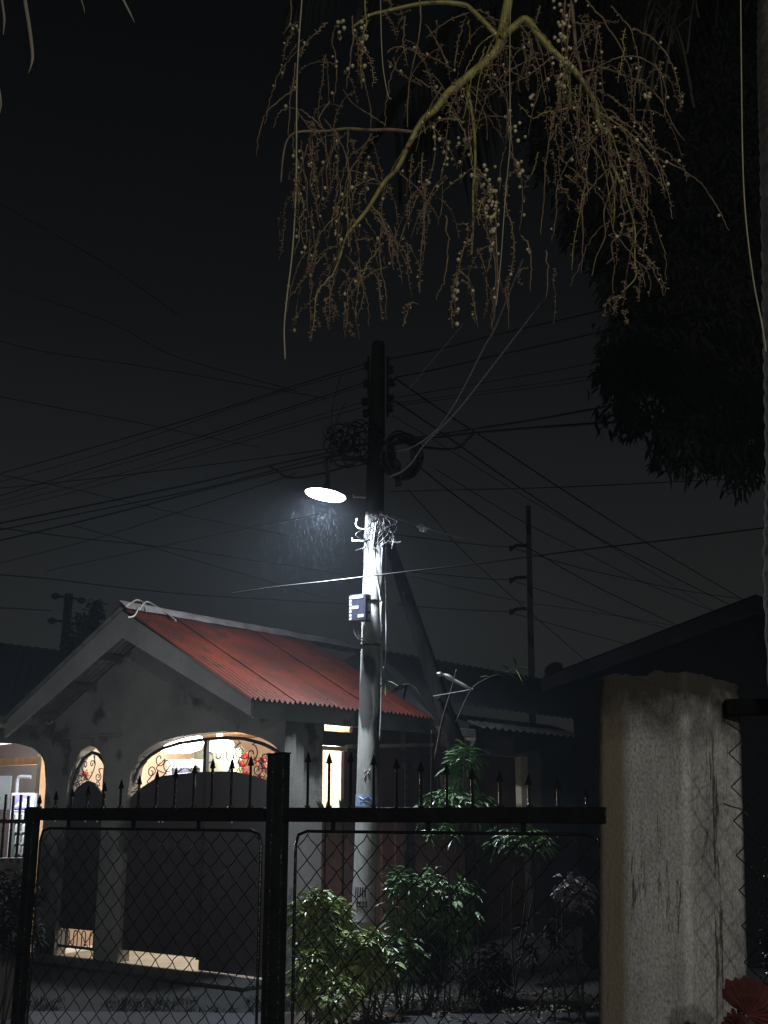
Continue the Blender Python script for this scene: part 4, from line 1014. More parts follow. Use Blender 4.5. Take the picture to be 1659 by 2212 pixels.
# inner top rings
base_i = len(vs); last = (len(zs) - 1) * K
for q, sc__ in enumerate((.75, .4, .05)):
    for (a_, b_) in ring:
        vs.append((cx + (a_ - cx) * sc__, cx + (b_ - cx) * sc__, PTOP + .012 * mnoise.noise((a_ * 20 * sc__, b_ * 20, q))))
pr = last
for q in range(3):
    nb_ = base_i + q * K; fcs += [(pr + i, pr + (i + 1) % K, nb_ + (i + 1) % K, nb_ + i) for i in range(K)]; pr = nb_
fcs.append(tuple(pr + i for i in range(K)))
mb_ = MB(); mb_.v = vs; mb_.f = fcs
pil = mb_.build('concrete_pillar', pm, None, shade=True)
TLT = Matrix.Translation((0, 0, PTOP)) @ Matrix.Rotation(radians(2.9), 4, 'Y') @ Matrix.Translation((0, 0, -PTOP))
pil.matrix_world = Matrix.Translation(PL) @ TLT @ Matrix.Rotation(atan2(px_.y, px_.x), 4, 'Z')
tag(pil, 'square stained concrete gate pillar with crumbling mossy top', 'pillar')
# rail leaving the pillar to the right
ra = hit(1561, 1530, PC, Vector((py_.y, -py_.x, 0))); rt = thing('side_fence', 'black rail and chain link fence leaving the right face of the pillar', 'fence', Vector((ra.x, ra.y, 0)))
ra = ra + Vector((.0, -.03, 0))
MB().bbar(ra, ra + Vector((1.6, -.15, .0)), .05, .047).build('top_rail', M['matte'], rt, bevel=.004)
m0 = at(1587, 1800, 3.02)
def MP(t, z, off=0): return Vector((m0.x + t, 3.02 - .06 * t + off, z))
zt0 = at(1590, 1560, 3.0).z
chain(0, 1.3, .5, zt0, rt, MP, .085, 0, .0016)
MB().tube([Vector((m0.x + 1.3, 2.94, 0)), Vector((m0.x + 1.3, 2.94, ra.z))], .02, 8).build('post', M['fence'], rt)
tw = MB().tube(smooth([at(1563, 1736, 3.25), at(1580, 1742, 3.22), at(1600, 1748, 3.1), at(1618, 1762, 3.0)], 5), .0022, 5).build('tie_wire', M['mesh'], rt)

# =========================================================================================================
# PLANTS
# =========================================================================================================
def shrub(center, rad, nl, L, w, m, label, name='shrub', stems=13, lean=(0, 0), cat='shrub', out=1.0, top=False, grp=None):
    c = Vector(center); t = thing(name, label, cat, Vector((c.x - lean[0], c.y - lean[1], 0)), grp)
    sb = MB(); sp_ = []
    r_ = random.Random(int(abs(c.x * 1000)) + nl)
    tipsl = []
    for i in range(stems * 3):
        a = r_.uniform(0, 2 * pi); h = r_.uniform(-1, 1) if not top else r_.uniform(-.2, 1); q = sqrt(max(0, 1 - h * h * .8)) * r_.uniform(.45, 1)
        p = c + Vector((cos(a) * q * rad[0], sin(a) * q * rad[1], h * rad[2])); tipsl.append(p)
    root = Vector((c.x - lean[0], c.y - lean[1], 0))
    for i, p in enumerate(tipsl):
        b_ = root + Vector((r_.gauss(0, .05), r_.gauss(0, .05), 0)); mid_ = b_.lerp(p, .55) + Vector((r_.gauss(0, .05), r_.gauss(0, .05), .06))
        if i % 8 == 0: sb.tube(smooth([b_, mid_, p], 4), [.010, .003], 5)
    nl = int(nl * 2.3); per = max(3, nl // len(tipsl))
    for p in tipsl:
        dv = (p - c); dv = dv.normalized() if dv.length > .01 else Vector((0, 0, 1))
        for j in range(per):            # rosettes of leaves around each shoot tip
            a = 2 * pi * j / per * 2.4 + r_.uniform(0, 1); k_ = j / per
            ax = (dv * .5 + Vector((0, 0, .6))).normalized(); s1 = ax.cross(Vector((.3, .9, .1))).normalized(); s2 = ax.cross(s1)
            d = (s1 * cos(a) + s2 * sin(a)) * (.95 * out) + ax * (.75 - 1.1 * k_) + Vector((0, 0, -.1))
            base_ = p - ax * .10 * k_ * (rad[2] / .3 + .4) + Vector((r_.gauss(0, .012), r_.gauss(0, .012), r_.gauss(0, .012)))
            sp_.append((base_, d, L * r_.uniform(.65, 1.2), w * r_.uniform(.7, 1.15)))
    sb.build('stems', M['stem'], t, shade=True)
    leaves('foliage', sp_, m, t, kind='stuff')
    return t
shrub(at(690, 1985, 11.0), (.33, .25, .28), 360, .135, .045, M['leafyel'], 'yellow green shrub with pale leaves right of the double post')
shrub(at(668, 2105, 10.6), (.20, .20, .20), 170, .10, .038, M['leafyel'], 'low sparse shrub at the foot of the double post')
shrub(at(780, 2065, 10.9), (.34, .22, .22), 340, .125, .05, M['leafyel'], 'bright green low shrub hiding the foot of the utility pole')
shrub(at(730, 2150, 10.5), (.22, .2, .14), 130, .09, .036, M['leafyel'], 'small ground shrub at the bottom below the pole')
shrub(at(955, 1955, 11.6), (.38, .26, .34), 420, .15, .045, M['leafgrn'], 'glossy green shrub in the middle of the fence panel', lean=(.1, 0))
shrub(at(812, 2075, 11.1), (.26, .2, .16), 150, .13, .045, M['leafgrn'], 'leafy green shrub filling the gap right of the pole foot')
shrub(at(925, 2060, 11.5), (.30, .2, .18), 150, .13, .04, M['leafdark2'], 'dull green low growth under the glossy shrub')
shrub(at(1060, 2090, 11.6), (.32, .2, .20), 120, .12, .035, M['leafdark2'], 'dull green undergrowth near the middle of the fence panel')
shrub(at(868, 1955, 11.5), (.20, .16, .34), 150, .15, .03, M['leafgrn'], 'upright narrow-leaved shrub between the pole and the glossy one')
shrub(at(865, 2060, 11.2), (.20, .16, .16), 60, .15, .05, M['leafgrn'], 'few large pale leaves low beside the pole', stems=4)
shrub(at(985, 1738, 12.0), (.40, .26, .13), 230, .20, .030, M['leafgrn'], 'arching long-leaved plant rising just above the top rail', top=True, out=1.1, lean=(-.1, 0))
shrub(at(1000, 1640, 12.1), (.17, .15, .16), 100, .17, .032, M['leafgrn'], 'tall leafy shoot beside the timber strut', lean=(-.1, 0))
shrub(at(1120, 1812, 11.2), (.38, .2, .09), 120, .13, .026, M['leafgrn'], 'drooping branch of narrow leaves below the top rail at right', lean=(.15, -.1))
shrub(at(960, 1796, 11.0), (.20, .15, .06), 50, .11, .022, M['leafgrn'], 'thin sprays just under the top rail', stems=4)
shrub(at(1245, 1925, 10.6), (.17, .12, .13), 90, .085, .06, M['flower'], 'dull whitish flower head cluster near the concrete pillar', cat='flowers', name='flower_bush')
shrub(at(1185, 2030, 10.8), (.35, .2, .22), 70, .12, .035, M['leafdark'], 'dark sparse bush left of the whitish flowers', stems=5)
shrub(at(20, 1960, 9.9), (.45, .2, .28), 320, .09, .03, M['leafdark'], 'dark hedge plant under the barred fence at left', cat='hedge')
# potted leaves in front of the doorway
def blade_plant(x, y, Y, label, n=5):
    c = at(x, y, Y); t = thing('leafy_plant', label, 'plant', Vector((c.x, Y, 0)))
    MB().tube([Vector((c.x, Y, 0)), c - Z_ * .12], .012, 5).build('stem', M['stem'], t)
    leaves('foliage', [(c - Z_ * .14, (random.uniform(-.6, .6), -.2, 1), .24, .075) for _ in range(n)], M['leafgrn'], t, kind='stuff', droop=.05)
blade_plant(703, 1742, 11.9, 'broad dark leaf against the left side of the lit doorway', 3)
blade_plant(742, 1742, 11.9, 'broad dark leaf against the right side of the lit doorway', 3)
# branch reaching out above, right of the strut
def branch(pts, Y, r, label, lv, L=.13, w=.025, m=M['leafgrn'], name='leafy_branch'):
    P = smooth([at(x, y, Y) for x, y in pts], 6)
    t = thing(name, label, 'branch', P[0])
    MB().tube(P, [r, r * .35], 6).build('stem', M['stem'], t, shade=True)
    sp_ = []
    for x, y, dx, dz in lv: sp_.append((at(x, y, Y), (dx, random.uniform(-.4, .2), dz), L * random.uniform(.8, 1.2), w))
    leaves('leaf_blades', sp_, m, t, kind='stuff', droop=.2)
branch([(985, 1560), (1012, 1500), (1030, 1478), (1060, 1462), (1090, 1453), (1115, 1440)], 12.0, .009, 'thin branch with long pale leaves standing out against the night sky',
       [(1115, 1440, -.2, .9), (1115, 1440, 1, .05), (1112, 1442, 1, -.2), (1090, 1453, -1, .15), (1092, 1452, .9, -.45), (1112, 1443, .4, -.8), (1075, 1457, .8, -.3), (1060, 1462, -.9, .1), (1100, 1448, -.6, .5), (1112, 1443, .7, -.6)], .16, .028)
branch([(905, 1490), (880, 1478), (866, 1480)], 12.3, .006, 'small dark twig hanging over the red roof', [(870, 1478, -.8, -.7), (880, 1476, -.3, -1), (890, 1480, -1, -.2), (885, 1478, .7, -.6), (875, 1478, -1, -.4)], .16, .03, M['leafdark'])
branch([(828, 1440), (832, 1465), (834, 1480)], 12.4, .006, 'dark leaf cluster just right of the pole over the roof', [(834, 1470, .6, -.9), (832, 1466, -.6, -1), (834, 1460, .1, .9), (834, 1470, .9, -.3), (833, 1475, 0, -1)], .16, .034, M['leafgrn'])
branch([(940, 1640), (955, 1560), (975, 1490), (986, 1446)], 11.95, .018, 'straight bamboo stick leaning up to the right beside the strut', [], name='bamboo_stick')
branch([(932, 1760), (932, 1700), (932, 1640), (932, 1578)], 11.8, .013, 'thin black upright pipe behind the pickets', [], name='upright_pipe')
branch([(1003, 1760), (1001, 1700), (1003, 1640), (1006, 1580)], 11.8, .008, 'thin pale stake among the leaves', [], name='garden_stake')
o = MB().tube(smooth([at(943, 1455, 11.9), at(962, 1459, 11.9), at(982, 1470, 11.88), at(1005, 1482, 11.86), at(1022, 1490, 11.85)], 5), [.008, .022, .028, .022, .018, .022, .028, .03, .028, .024, .02, .02, .02, .02, .02, .018, .016, .012, .01, .008, .006][:21], 6).build('plastic_strip', M['sticker']); tag(o, 'torn white plastic strip caught on the stick beside the strut', 'plastic strip')
o = MB().tube([at(936, 1504, 11.9), at(1000, 1493, 11.9), at(1022, 1488, 11.9)], .007, 6).build('twig', M['palecable']); tag(o, 'pale bare twig crossing under the white plastic strip', 'twig')
# strands and torn sticks lying on the ridge
for k, (pts, lb) in enumerate((([(272, 1310), (283, 1303), (296, 1296), (312, 1304), (316, 1320)], 'curled strip lying over the ridge near the gable tip'),
     ([(300, 1318), (316, 1300), (340, 1312), (362, 1326), (380, 1341)], 'long torn palm strip lying down the red roof'),
     ([(276, 1334), (290, 1330), (300, 1312)], 'short bent strip at the gable end of the roof'))):
    u_, s_, z_ = UC, None, None
    P = []
    for x, y in pts:
        q = hit(x, y, H(UC - .1, 0, roofz(UC - .1) + .05), (U_ * SL * -1 + Z_).normalized()); P.append(q)
    tag(MB().tube(smooth(P, 5), .010, 5).build('dry_strip', M['driedleaf']), lb, 'dry strip')
# leaf litter and low weeds on the soil in front
sp_ = []
for k in range(2600):
    Y = random.uniform(10.5, 12.3); X = random.uniform(-.7, 2.4)
    if mnoise.noise((X * 2, Y * 2, 3)) < -.05: continue
    a = random.uniform(0, 2 * pi); sp_.append((Vector((X, Y, .015 + random.uniform(0, .05))), (cos(a), sin(a), random.uniform(-.1, .5)), random.uniform(.03, .09), random.uniform(.015, .035)))
tag(leaves('leaf_litter', sp_, M['leafdry']), 'scattered fallen leaves on the soil behind the fence', 'leaf litter', kind='stuff')
sp_ = []
for k in range(5000):
    X = random.uniform(-4.6, 2.4); Y = random.uniform(11.2, 12.9) if X > -.8 else random.uniform(11.1, 11.9)
    if mnoise.noise((X * 1.6, Y * 1.6, 8)) < -.1: continue
    sp_.append((Vector((X, Y, 0)), (random.gauss(0, .5), random.gauss(0, .5), 1), random.uniform(.05, .16), .008))
tag(leaves('grass', sp_, M['leafdark']), 'short dark weeds and grass along the lane', 'grass', kind='stuff')
# creeper on the side fence and red leaf at the foot of the pillar
cv = thing('creeper', 'dark creeper with small leaves climbing the chain link right of the pillar', 'creeper', Vector((1.2, 3.1, 0)))
sb = MB(); sp_ = []
r_ = random.Random(5)
for k in range(9):
    x0 = r_.uniform(1640, 1720); P = [at(x0 + r_.gauss(0, 8), 2260 - 55 * j, 3.75 + r_.gauss(0, .03)) for j in range(9 if k % 2 else 6)]
    sb.tube(smooth(P, 4), .0022, 5)
    for p in smooth(P, 5):
        for q in range(5):
            sp_.append((p + Vector((r_.gauss(0, .02), r_.gauss(0, .02), r_.gauss(0, .015))), (r_.gauss(-.2, 1), r_.gauss(-.5, .6), r_.gauss(0, .8)), r_.uniform(.015, .035), r_.uniform(.006, .012)))
sb.build('stems', M['stem'], cv); leaves('foliage', sp_, M['leafgrn'], cv, kind='stuff')
def fanleaf(cx, cy_, Y, R, a0, a1, n, label):
    c = at(cx, cy_, Y); t = thing('red_leaf', label, 'leaf', c)
    for i in range(n):
        a = a0 + (a1 - a0) * i / (n - 1); d = Vector((cos(a), 0, sin(a))); sd = Vector((-sin(a), 0, cos(a))); L = R * random.uniform(.8, 1.05); w = R * .19
        vs = [c, c + d * L * .5 + sd * w * .8 + Vector((0, -.012, 0)), c + d * L * .5 + Vector((0, -.028, 0)), c + d * L * .5 - sd * w * .8 + Vector((0, -.010, 0)),
              c + d * L * .85 + sd * w * .9 + Vector((0, -.004, 0)), c + d * L + Vector((0, .004, 0)), c + d * L * .85 - sd * w * .7 + Vector((0, .0, 0)), c + d * L * .83 + Vector((0, -.022, 0))]
        MB().add(vs, [(0, 1, 2), (0, 2, 3), (1, 4, 7, 2), (2, 7, 6, 3), (4, 5, 7), (7, 5, 6)]).build('lobe', M['rustred'], t)
fanleaf(1612, 2192, 2.9, .088, -.5, 2.3, 12, 'large rust red lobed leaf at the right foot of the pillar')
fanleaf(1590, 2215, 2.92, .04, 0, 3.0, 8, 'small rust red leaf tip below the large one')

# =========================================================================================================
# PALM OVERHEAD : fruiting stalk, trunk, fronds, hanging fibres
# =========================================================================================================
pr_ = random.Random(21)
inf = thing('palm_fruit_stalk', 'hanging yellow green palm fruit stalk with brown strands and pale berries', 'palm fruit stalk', at(1110, -60, 3.0))
IY = 3.0
def trace(pts, Y, k=6, jit=0.0):
    P = [at(x, y, (Y[i] if isinstance(Y, (list, tuple)) else Y) + (pr_.gauss(0, jit) if jit else 0)) for i, (x, y) in enumerate(pts)]
    return smooth(P, k)
def zl_(pts, ox, oy, f): return [(ox + x * f, oy + y * f) for x, y in pts]
stemA = [(1110, -80), (1100, -10), (1083, 75), (1070, 113), (1005, 171), (967, 202), (940, 237), (912, 261), (885, 309), (858, 364), (830, 394), (796, 449), (768, 484), (748, 511), (734, 556), (720, 590)]
stemB = [(1083, 88), (1063, 66), (1022, 24), (1002, 10), (954, 5), (902, 9), (834, 24), (799, 33), (760, 60)]
stemC = [(1083, 82), (1108, 60), (1135, 41), (1164, 76), (1202, 118), (1237, 147), (1266, 188), (1288, 226), (1294, 268), (1310, 287), (1318, 322), (1322, 354), (1336, 386), (1352, 427), (1371, 491), (1371, 558), (1374, 596), (1358, 618), (1342, 631)]
stemD = [(1005, 171), (1015, 220), (1022, 261), (1026, 309), (1026, 360), (1022, 412), (1022, 480), (1019, 549)]
stemE = [(892, 285), (844, 280), (803, 281), (748, 278), (707, 283), (645, 285), (621, 302), (611, 343), (607, 394)]
def rads(ws, n, Y=3.0): xs_ = np.linspace(0, 1, len(ws)); return [float(np.interp(i / (n - 1), xs_, ws)) * Y / F / 2 * 1.15 for i in range(n)]
ALLP = []
def stem(pts, ws, Y, name='stalk', m=M['palmgreen']):
    P = trace(pts, Y, 5); MB().tube(P, rads(ws, len(P)), 9).build(name, m, inf, shade=True); ALLP.append([(x, y) for x, y in pts]); return P
stem(stemA, [22, 22, 20, 17, 14, 11, 10, 8, 5, 3], 3.0)
stem(stemB, [14, 11, 10, 9, 7, 5], 3.02)
stem(stemC, [18, 16, 15, 13, 10, 8, 8, 6, 4, 3, 3, 2], 2.98)
stem(stemD, [9, 7, 6, 5, 4], 3.05); stem(stemE, [7, 7, 6, 5, 4, 3], 2.93, m=M['palmbrown'])
stem([(1235, 10), (1240, 60), (1245, 110), (1255, 150), (1253, 200), (1250, 240), (1245, 300)], [9, 8, 7, 6, 5, 4], 3.1, m=M['palmbrown'])
LZ = lambda pts: zl_(pts, 1030, 0, .3187)
L7 = lambda pts: zl_(pts, 542, 0, .3431)
strands = [
 L7([(835, 1160), (750, 1120), (660, 1080), (600, 1075), (530, 1080)]), L7([(910, 1060), (970, 1120), (1040, 1180), (1120, 1280), (1180, 1370)]),
 L7([(740, 1310), (830, 1410), (880, 1480), (930, 1560), (990, 1700)]), L7([(600, 1500), (560, 1545), (500, 1560), (430, 1610), (370, 1700)]),
 L7([(650, 1440), (670, 1540), (690, 1700), (710, 1850), (670, 2000)]), L7([(820, 1420), (810, 1560), (820, 1700), (850, 1850), (850, 2010)]),
 L7([(1410, 1050), (1300, 1130), (1200, 1220)]), L7([(1410, 1050), (1470, 1110), (1520, 1200)]), L7([(1110, 740), (1150, 800), (1210, 880), (1280, 1000), (1300, 1060)]),
 L7([(1250, 600), (1340, 640), (1380, 700)]), L7([(1340, 770), (1270, 750), (1170, 750)]), L7([(1280, 450), (1180, 380), (1080, 340)]),
 L7([(1230, 390), (1180, 280), (1100, 150)]), L7([(1280, 430), (1310, 250), (1340, 150), (1350, 90)]), L7([(1450, 60), (1340, 90), (1230, 140), (1100, 240)]),
 L7([(860, 330), (900, 300), (970, 300), (1040, 330), (1100, 350)]), L7([(860, 380), (930, 450), (1000, 500), (1080, 540)]), L7([(970, 100), (960, 280), (990, 420)]),
 L7([(1060, 0), (1070, 120), (1050, 270), (1010, 450), (990, 600), (985, 800)]), L7([(480, 140), (420, 200), (340, 280), (310, 360)]),
 L7([(530, 160), (510, 260), (530, 340), (540, 480), (520, 640)]), L7([(500, 640), (430, 740), (460, 820)]), L7([(460, 820), (360, 720), (260, 680), (180, 710), (140, 800)]),
 L7([(760, 840), (700, 950), (660, 1060)]), L7([(610, 820), (610, 1000), (630, 1150), (640, 1300)]), L7([(850, 790), (760, 730), (640, 650), (580, 560)]),
 L7([(720, 0), (720, 150), (700, 300), (690, 420), (700, 560)]), L7([(640, 100), (640, 250), (620, 420), (600, 560)]),
 L7([(1150, 770), (1160, 960), (1130, 1100), (1100, 1160)]), L7([(1240, 930), (1210, 1060), (1180, 1190)]), L7([(1050, 1230), (1000, 1350), (950, 1480), (930, 1560)]),
 L7([(820, 1160), (740, 1150), (660, 1110)]), L7([(1390, 1500), (1340, 1560), (1310, 1700), (1290, 1850), (1280, 2010)]), L7([(1400, 1360), (1390, 1500), (1380, 1610)]),
 L7([(560, 1620), (540, 1700), (500, 1860), (490, 2060)]), L7([(520, 1720), (420, 1840), (400, 1980), (380, 2150)]), L7([(430, 1450), (400, 1600), (350, 1720), (300, 1800), (210, 1910)]),
 L7([(590, 1900), (600, 2000), (590, 2130)]), L7([(960, 2060), (990, 1940), (1000, 1900)]), L7([(1080, 960), (1075, 1120), (1090, 1330), (1070, 1600), (1060, 1840)]),
 L7([(1230, 1360), (1240, 1560), (1220, 1760), (1160, 1890)]), L7([(1450, 1240), (1500, 1440), (1540, 1700), (1530, 1900), (1520, 2090)]), L7([(880, 1480), (870, 1560), (900, 1700)]),
 L7([(850, 60), (930, 90), (1000, 60)]), L7([(250, 0), (255, 80), (240, 160), (200, 215)]), L7([(280, 400), (270, 500), (250, 620)]),
 LZ([(1060, 190), (1200, 270), (1310, 410), (1370, 600), (1380, 720), (1355, 770)]), LZ([(740, 0), (850, 130), (960, 300), (1040, 480), (1055, 640), (1040, 770)]),
 LZ([(910, 40), (1040, 200), (1090, 400), (1100, 600)]), LZ([(700, 500), (840, 460), (1000, 510), (1130, 570), (1240, 670), (1350, 880), (1410, 955)]),
 LZ([(820, 455), (960, 390), (1100, 390), (1220, 460), (1280, 600), (1275, 780)]), LZ([(750, 590), (900, 650), (1060, 790), (1190, 1000), (1240, 1130), (1300, 1320), (1320, 1490)]),
 LZ([(830, 795), (940, 800), (1050, 870), (1180, 1000)]), LZ([(820, 720), (930, 770), (1010, 880), (1080, 1030), (1130, 1200), (1130, 1440)]),
 LZ([(860, 880), (950, 860), (1010, 900), (1030, 1000), (1050, 1100)]), LZ([(910, 1130), (800, 1240), (720, 1370), (720, 1600), (710, 1850)]),
 LZ([(830, 890), (680, 1020), (580, 1170), (540, 1300), (540, 1450), (510, 1640)]), LZ([(620, 740), (520, 900), (470, 1090), (450, 1400), (430, 1590)]),
 LZ([(700, 680), (600, 740), (470, 760), (380, 800), (280, 700)]), LZ([(520, 370), (420, 460), (320, 530), (180, 590), (80, 650), (0, 700)]), LZ([(320, 530), (170, 450), (90, 440)]),
 LZ([(200, 310), (330, 340), (480, 370)]), LZ([(0, 480), (120, 530), (220, 560)]), LZ([(710, 820), (770, 850), (830, 885)]), LZ([(0, 820), (80, 790), (200, 790)]),
 LZ([(920, 1020), (980, 1070), (1030, 1150), (1050, 1290), (1080, 1400), (1150, 1530), (1130, 1700), (1170, 1780), (1130, 1860)]),
 LZ([(940, 1220), (890, 1340), (860, 1450), (870, 1600), (810, 1740), (780, 1870)]), LZ([(980, 1240), (975, 1350), (1000, 1480), (970, 1590), (915, 1650), (920, 1740), (880, 1790)]),
 LZ([(940, 1140), (1050, 1120), (1130, 1150), (1210, 1210), (1280, 1290)]), LZ([(1000, 1280), (1050, 1340), (1110, 1400), (1140, 1450)]),
 LZ([(870, 140), (960, 155)]), LZ([(650, 150), (760, 165), (870, 150)]), LZ([(700, 160), (740, 350), (780, 500), (790, 560)]), LZ([(820, 150), (810, 300), (780, 480), (760, 560)]),
 LZ([(600, 0), (590, 150), (595, 330), (610, 480), (640, 620), (650, 760)]), LZ([(640, 0), (620, 160), (610, 330), (590, 500), (590, 660), (620, 800), (660, 960), (690, 1100), (720, 1220)]),
 LZ([(580, 60), (575, 300), (590, 480), (620, 700)]), LZ([(430, 40), (380, 230), (360, 400), (330, 530), (350, 620)]), LZ([(240, 560), (230, 700), (210, 900), (170, 1080), (150, 1300)]),
 LZ([(560, 640), (500, 900), (470, 1090)]), LZ([(700, 700), (700, 820), (680, 980)]), LZ([(220, 1020), (260, 1090), (300, 1200), (310, 1380), (290, 1560)]), LZ([(300, 1600), (350, 1660), (370, 1800), (360, 1980)]),
 LZ([(200, 1250), (200, 1400), (240, 1540), (250, 1720), (230, 1860), (195, 1960), (200, 2040)]), LZ([(0, 1140), (80, 1240), (130, 1330), (150, 1500)]), LZ([(0, 1420), (60, 1560), (100, 1700), (60, 1880)]),
 LZ([(130, 1380), (130, 1600), (140, 1850), (125, 2060), (115, 2200)]), LZ([(470, 1700), (480, 1850), (475, 2010)]), LZ([(640, 470), (560, 480), (480, 500)]), LZ([(600, 1190), (680, 1250), (730, 1320)]),
]
berries = MB(); knobs = MB()
def add_strand(pts, Y, r0=.0028, r1=.0012, berry=.25, knob=.9, name='strand'):
    P = trace(pts, Y, 7, .012)
    # small irregular wiggles
    ph = pr_.uniform(0, 6)
    am = pr_.uniform(.0006, .0034)
    P = [p + Vector((am * mnoise.noise((i * .9, ph, 0)), am * mnoise.noise((i * .8, ph, 5)), am * mnoise.noise((i * 1.1, ph, 9)))) * 2.2 for i, p in enumerate(P)]
    MB().tube(P, [r0, r1], 5).build(name, M['palmbrown'] if Y > 2.9 or pr_.random() < .45 else M['palmgreen'], inf, shade=True)
    tot = sum((P[i + 1] - P[i]).length for i in range(len(P) - 1)); dense = pr_.random() < .4
    d = .0
    for i in range(1, len(P) - 1):
        seg = (P[i + 1] - P[i]).length; m_ = max(1, int(seg / .007)); t = i / len(P)
        if t > .93: continue
        for j in range(m_):
            p = P[i].lerp(P[i + 1], j / m_); off = Vector((pr_.gauss(0, 1), pr_.gauss(0, .6), pr_.gauss(0, .4))).normalized()
            if pr_.random() < knob:
                if dense: q = p + off * .0066; knobs.add([p, q + Vector((.0020, 0, .0016)), q + Vector((-.0014, .001, .0024)), q + off * .0038, q + Vector((.0005, -.0012, -.0024))], [(0, 1, 2), (1, 3, 2), (0, 4, 1), (1, 4, 3), (2, 3, 4), (0, 2, 4)])
                else: q = p + off * .0022; knobs.add([p, q + Vector((.0014, 0, .001)), q + Vector((-.001, .001, .0014)), q + off * .0018], [(0, 1, 2), (1, 3, 2), (0, 3, 1), (0, 2, 3)])
            if pr_.random() < berry * .10: berries.ball(p + off * .008, pr_.uniform(.0028, .0056), (1, 1, 1.1))
for pts in strands: add_strand(pts, 3.0 + pr_.gauss(0, .07), berry=pr_.choice((.1, .35, .9)))
# further hanging strands sprung from the stems (too many to trace one by one)
heads = [(x, y) for L_ in ALLP for (x, y) in L_ if y > 20] + [p[len(p) // 2] for p in strands]
for k in range(170):
    x0, y0 = pr_.choice(heads); x0 = max(640, x0 + pr_.gauss(0, 14)); y0 += pr_.gauss(0, 12)
    dirx = pr_.gauss(-.05 if x0 < 1100 else .15, .45); L = pr_.uniform(60, 230)
    lim = 740 - max(0, (x0 - 1080)) * .25
    L = min(L, max(50, lim - y0 - 10))
    pts = [(x0, y0)]
    x, y = x0, y0
    for j in range(4): x += dirx * L / 4 * (1 - .22 * j) + pr_.gauss(0, 4); y += L / 4 * (.55 + .2 * j); pts.append((x, y))
    add_strand(pts, 3.0 + pr_.gauss(0, .13), .0022, .0010, berry=pr_.choice((.05, .15, .5)), knob=.85)
fine_ = MB()
for k in range(130):
    x0, y0 = pr_.choice(heads); x0 = max(650, x0 + pr_.gauss(0, 14)); y0 += pr_.gauss(0, 16)
    dirx = pr_.gauss(-.05 if x0 < 1100 else .15, .55); L = pr_.uniform(40, 190); L = min(L, max(40, 730 - max(0, (x0 - 1080)) * .25 - y0))
    pts = [(x0, y0)]; x, y = x0, y0; lift = pr_.uniform(-.3, .5)
    for j in range(5): x += dirx * L / 5 * (1 - .18 * j) + pr_.gauss(0, 4); y += L / 5 * (lift + .3 * j); pts.append((x, y))
    P = trace(pts, 3.0 + pr_.gauss(0, .16), 5); fine_.tube(P, [.0016, .0007], 4)
    for p in P[1:-1]:
        if pr_.random() < .8:
            off = Vector((pr_.gauss(0, 1), pr_.gauss(0, .6), pr_.gauss(0, .5))).normalized(); q = p + off * .0055
            knobs.add([p, q + Vector((.0020, 0, .0016)), q + Vector((-.0014, .001, .0024)), q + off * .0034, q + Vector((.0005, -.0012, -.0024))], [(0, 1, 2), (1, 3, 2), (0, 4, 1), (1, 4, 3), (2, 3, 4), (0, 2, 4)])
fine_.build('fine_strands', M['palmbrown'], inf, kind='stuff')
for k in range(26): # left cloud of fine strands
    x0, y0 = pr_.uniform(615, 760), pr_.uniform(285, 470); pts = [(x0, y0)]
    x, y = x0, y0; L = pr_.uniform(80, 180)
    for j in range(4): x += pr_.gauss(0, 7); y += L / 4; pts.append((x, y))
    add_strand(pts, 2.98 + pr_.gauss(0, .1), .0020, .0009, berry=.5, knob=1)
for (cx, cy_, nn, w, h) in ((1214, 75, 34, 14, 70), (1214, 150, 16, 10, 30), (1052, 430, 18, 9, 26), (1062, 500, 12, 6, 40), (955, 330, 10, 16, 26), (1000, 318, 8, 12, 40), (988, 640, 8, 5, 30), (1120, 370, 8, 6, 20), (1108, 285, 8, 14, 14), (785, 90, 12, 8, 30), (1062, 410, 10, 8, 20), (735, 60, 8, 8, 14), (1145, 210, 4, 4, 8), (1398, 205, 5, 6, 6)):
    for k in range(nn): berries.ball(at(cx + pr_.gauss(0, w), cy_ + pr_.gauss(0, h), 2.96 + pr_.gauss(0, .02)), pr_.uniform(.0045, .0065), (1, 1, 1.1))
berries.build('berries', M['berry'], inf, shade=True, kind='stuff'); knobs.build('flower_scars', M['palmbrown'], inf, kind='stuff')
# fibres hanging
for pts, r, lb in (([(655, -60), (652, 0), (645, 100), (641, 200), (640, 380), (636, 480), (630, 560), (619, 650), (614, 710), (616, 776)], .0022, 'long straw coloured fibre hanging along the left side of the fruit stalk'),
                   ([(822, -50), (822, 0), (824, 90), (828, 150), (838, 205), (845, 214)], .0015, 'short straw fibre hanging in the upper middle of the fruit stalk'),
                   ([(1600, -60), (1600, 0), (1602, 200), (1604, 330), (1608, 430), (1616, 520), (1630, 620), (1646, 700), (1655, 760)], .0021, 'long pale fibre curving down beside the palm trunk'),
                   ([(1105, -50), (1103, 0), (1101, 150), (1102, 300), (1092, 420), (1082, 560), (1072, 660)], .0014, 'thin fibre hanging down the centre of the fruit stalk')):
    tag(MB().tube(trace(pts, 2.85, 7), r, 5).build('palm_fibre', M['fibre'], None, shade=True), lb, 'palm fibre', 'hanging palm fibres')
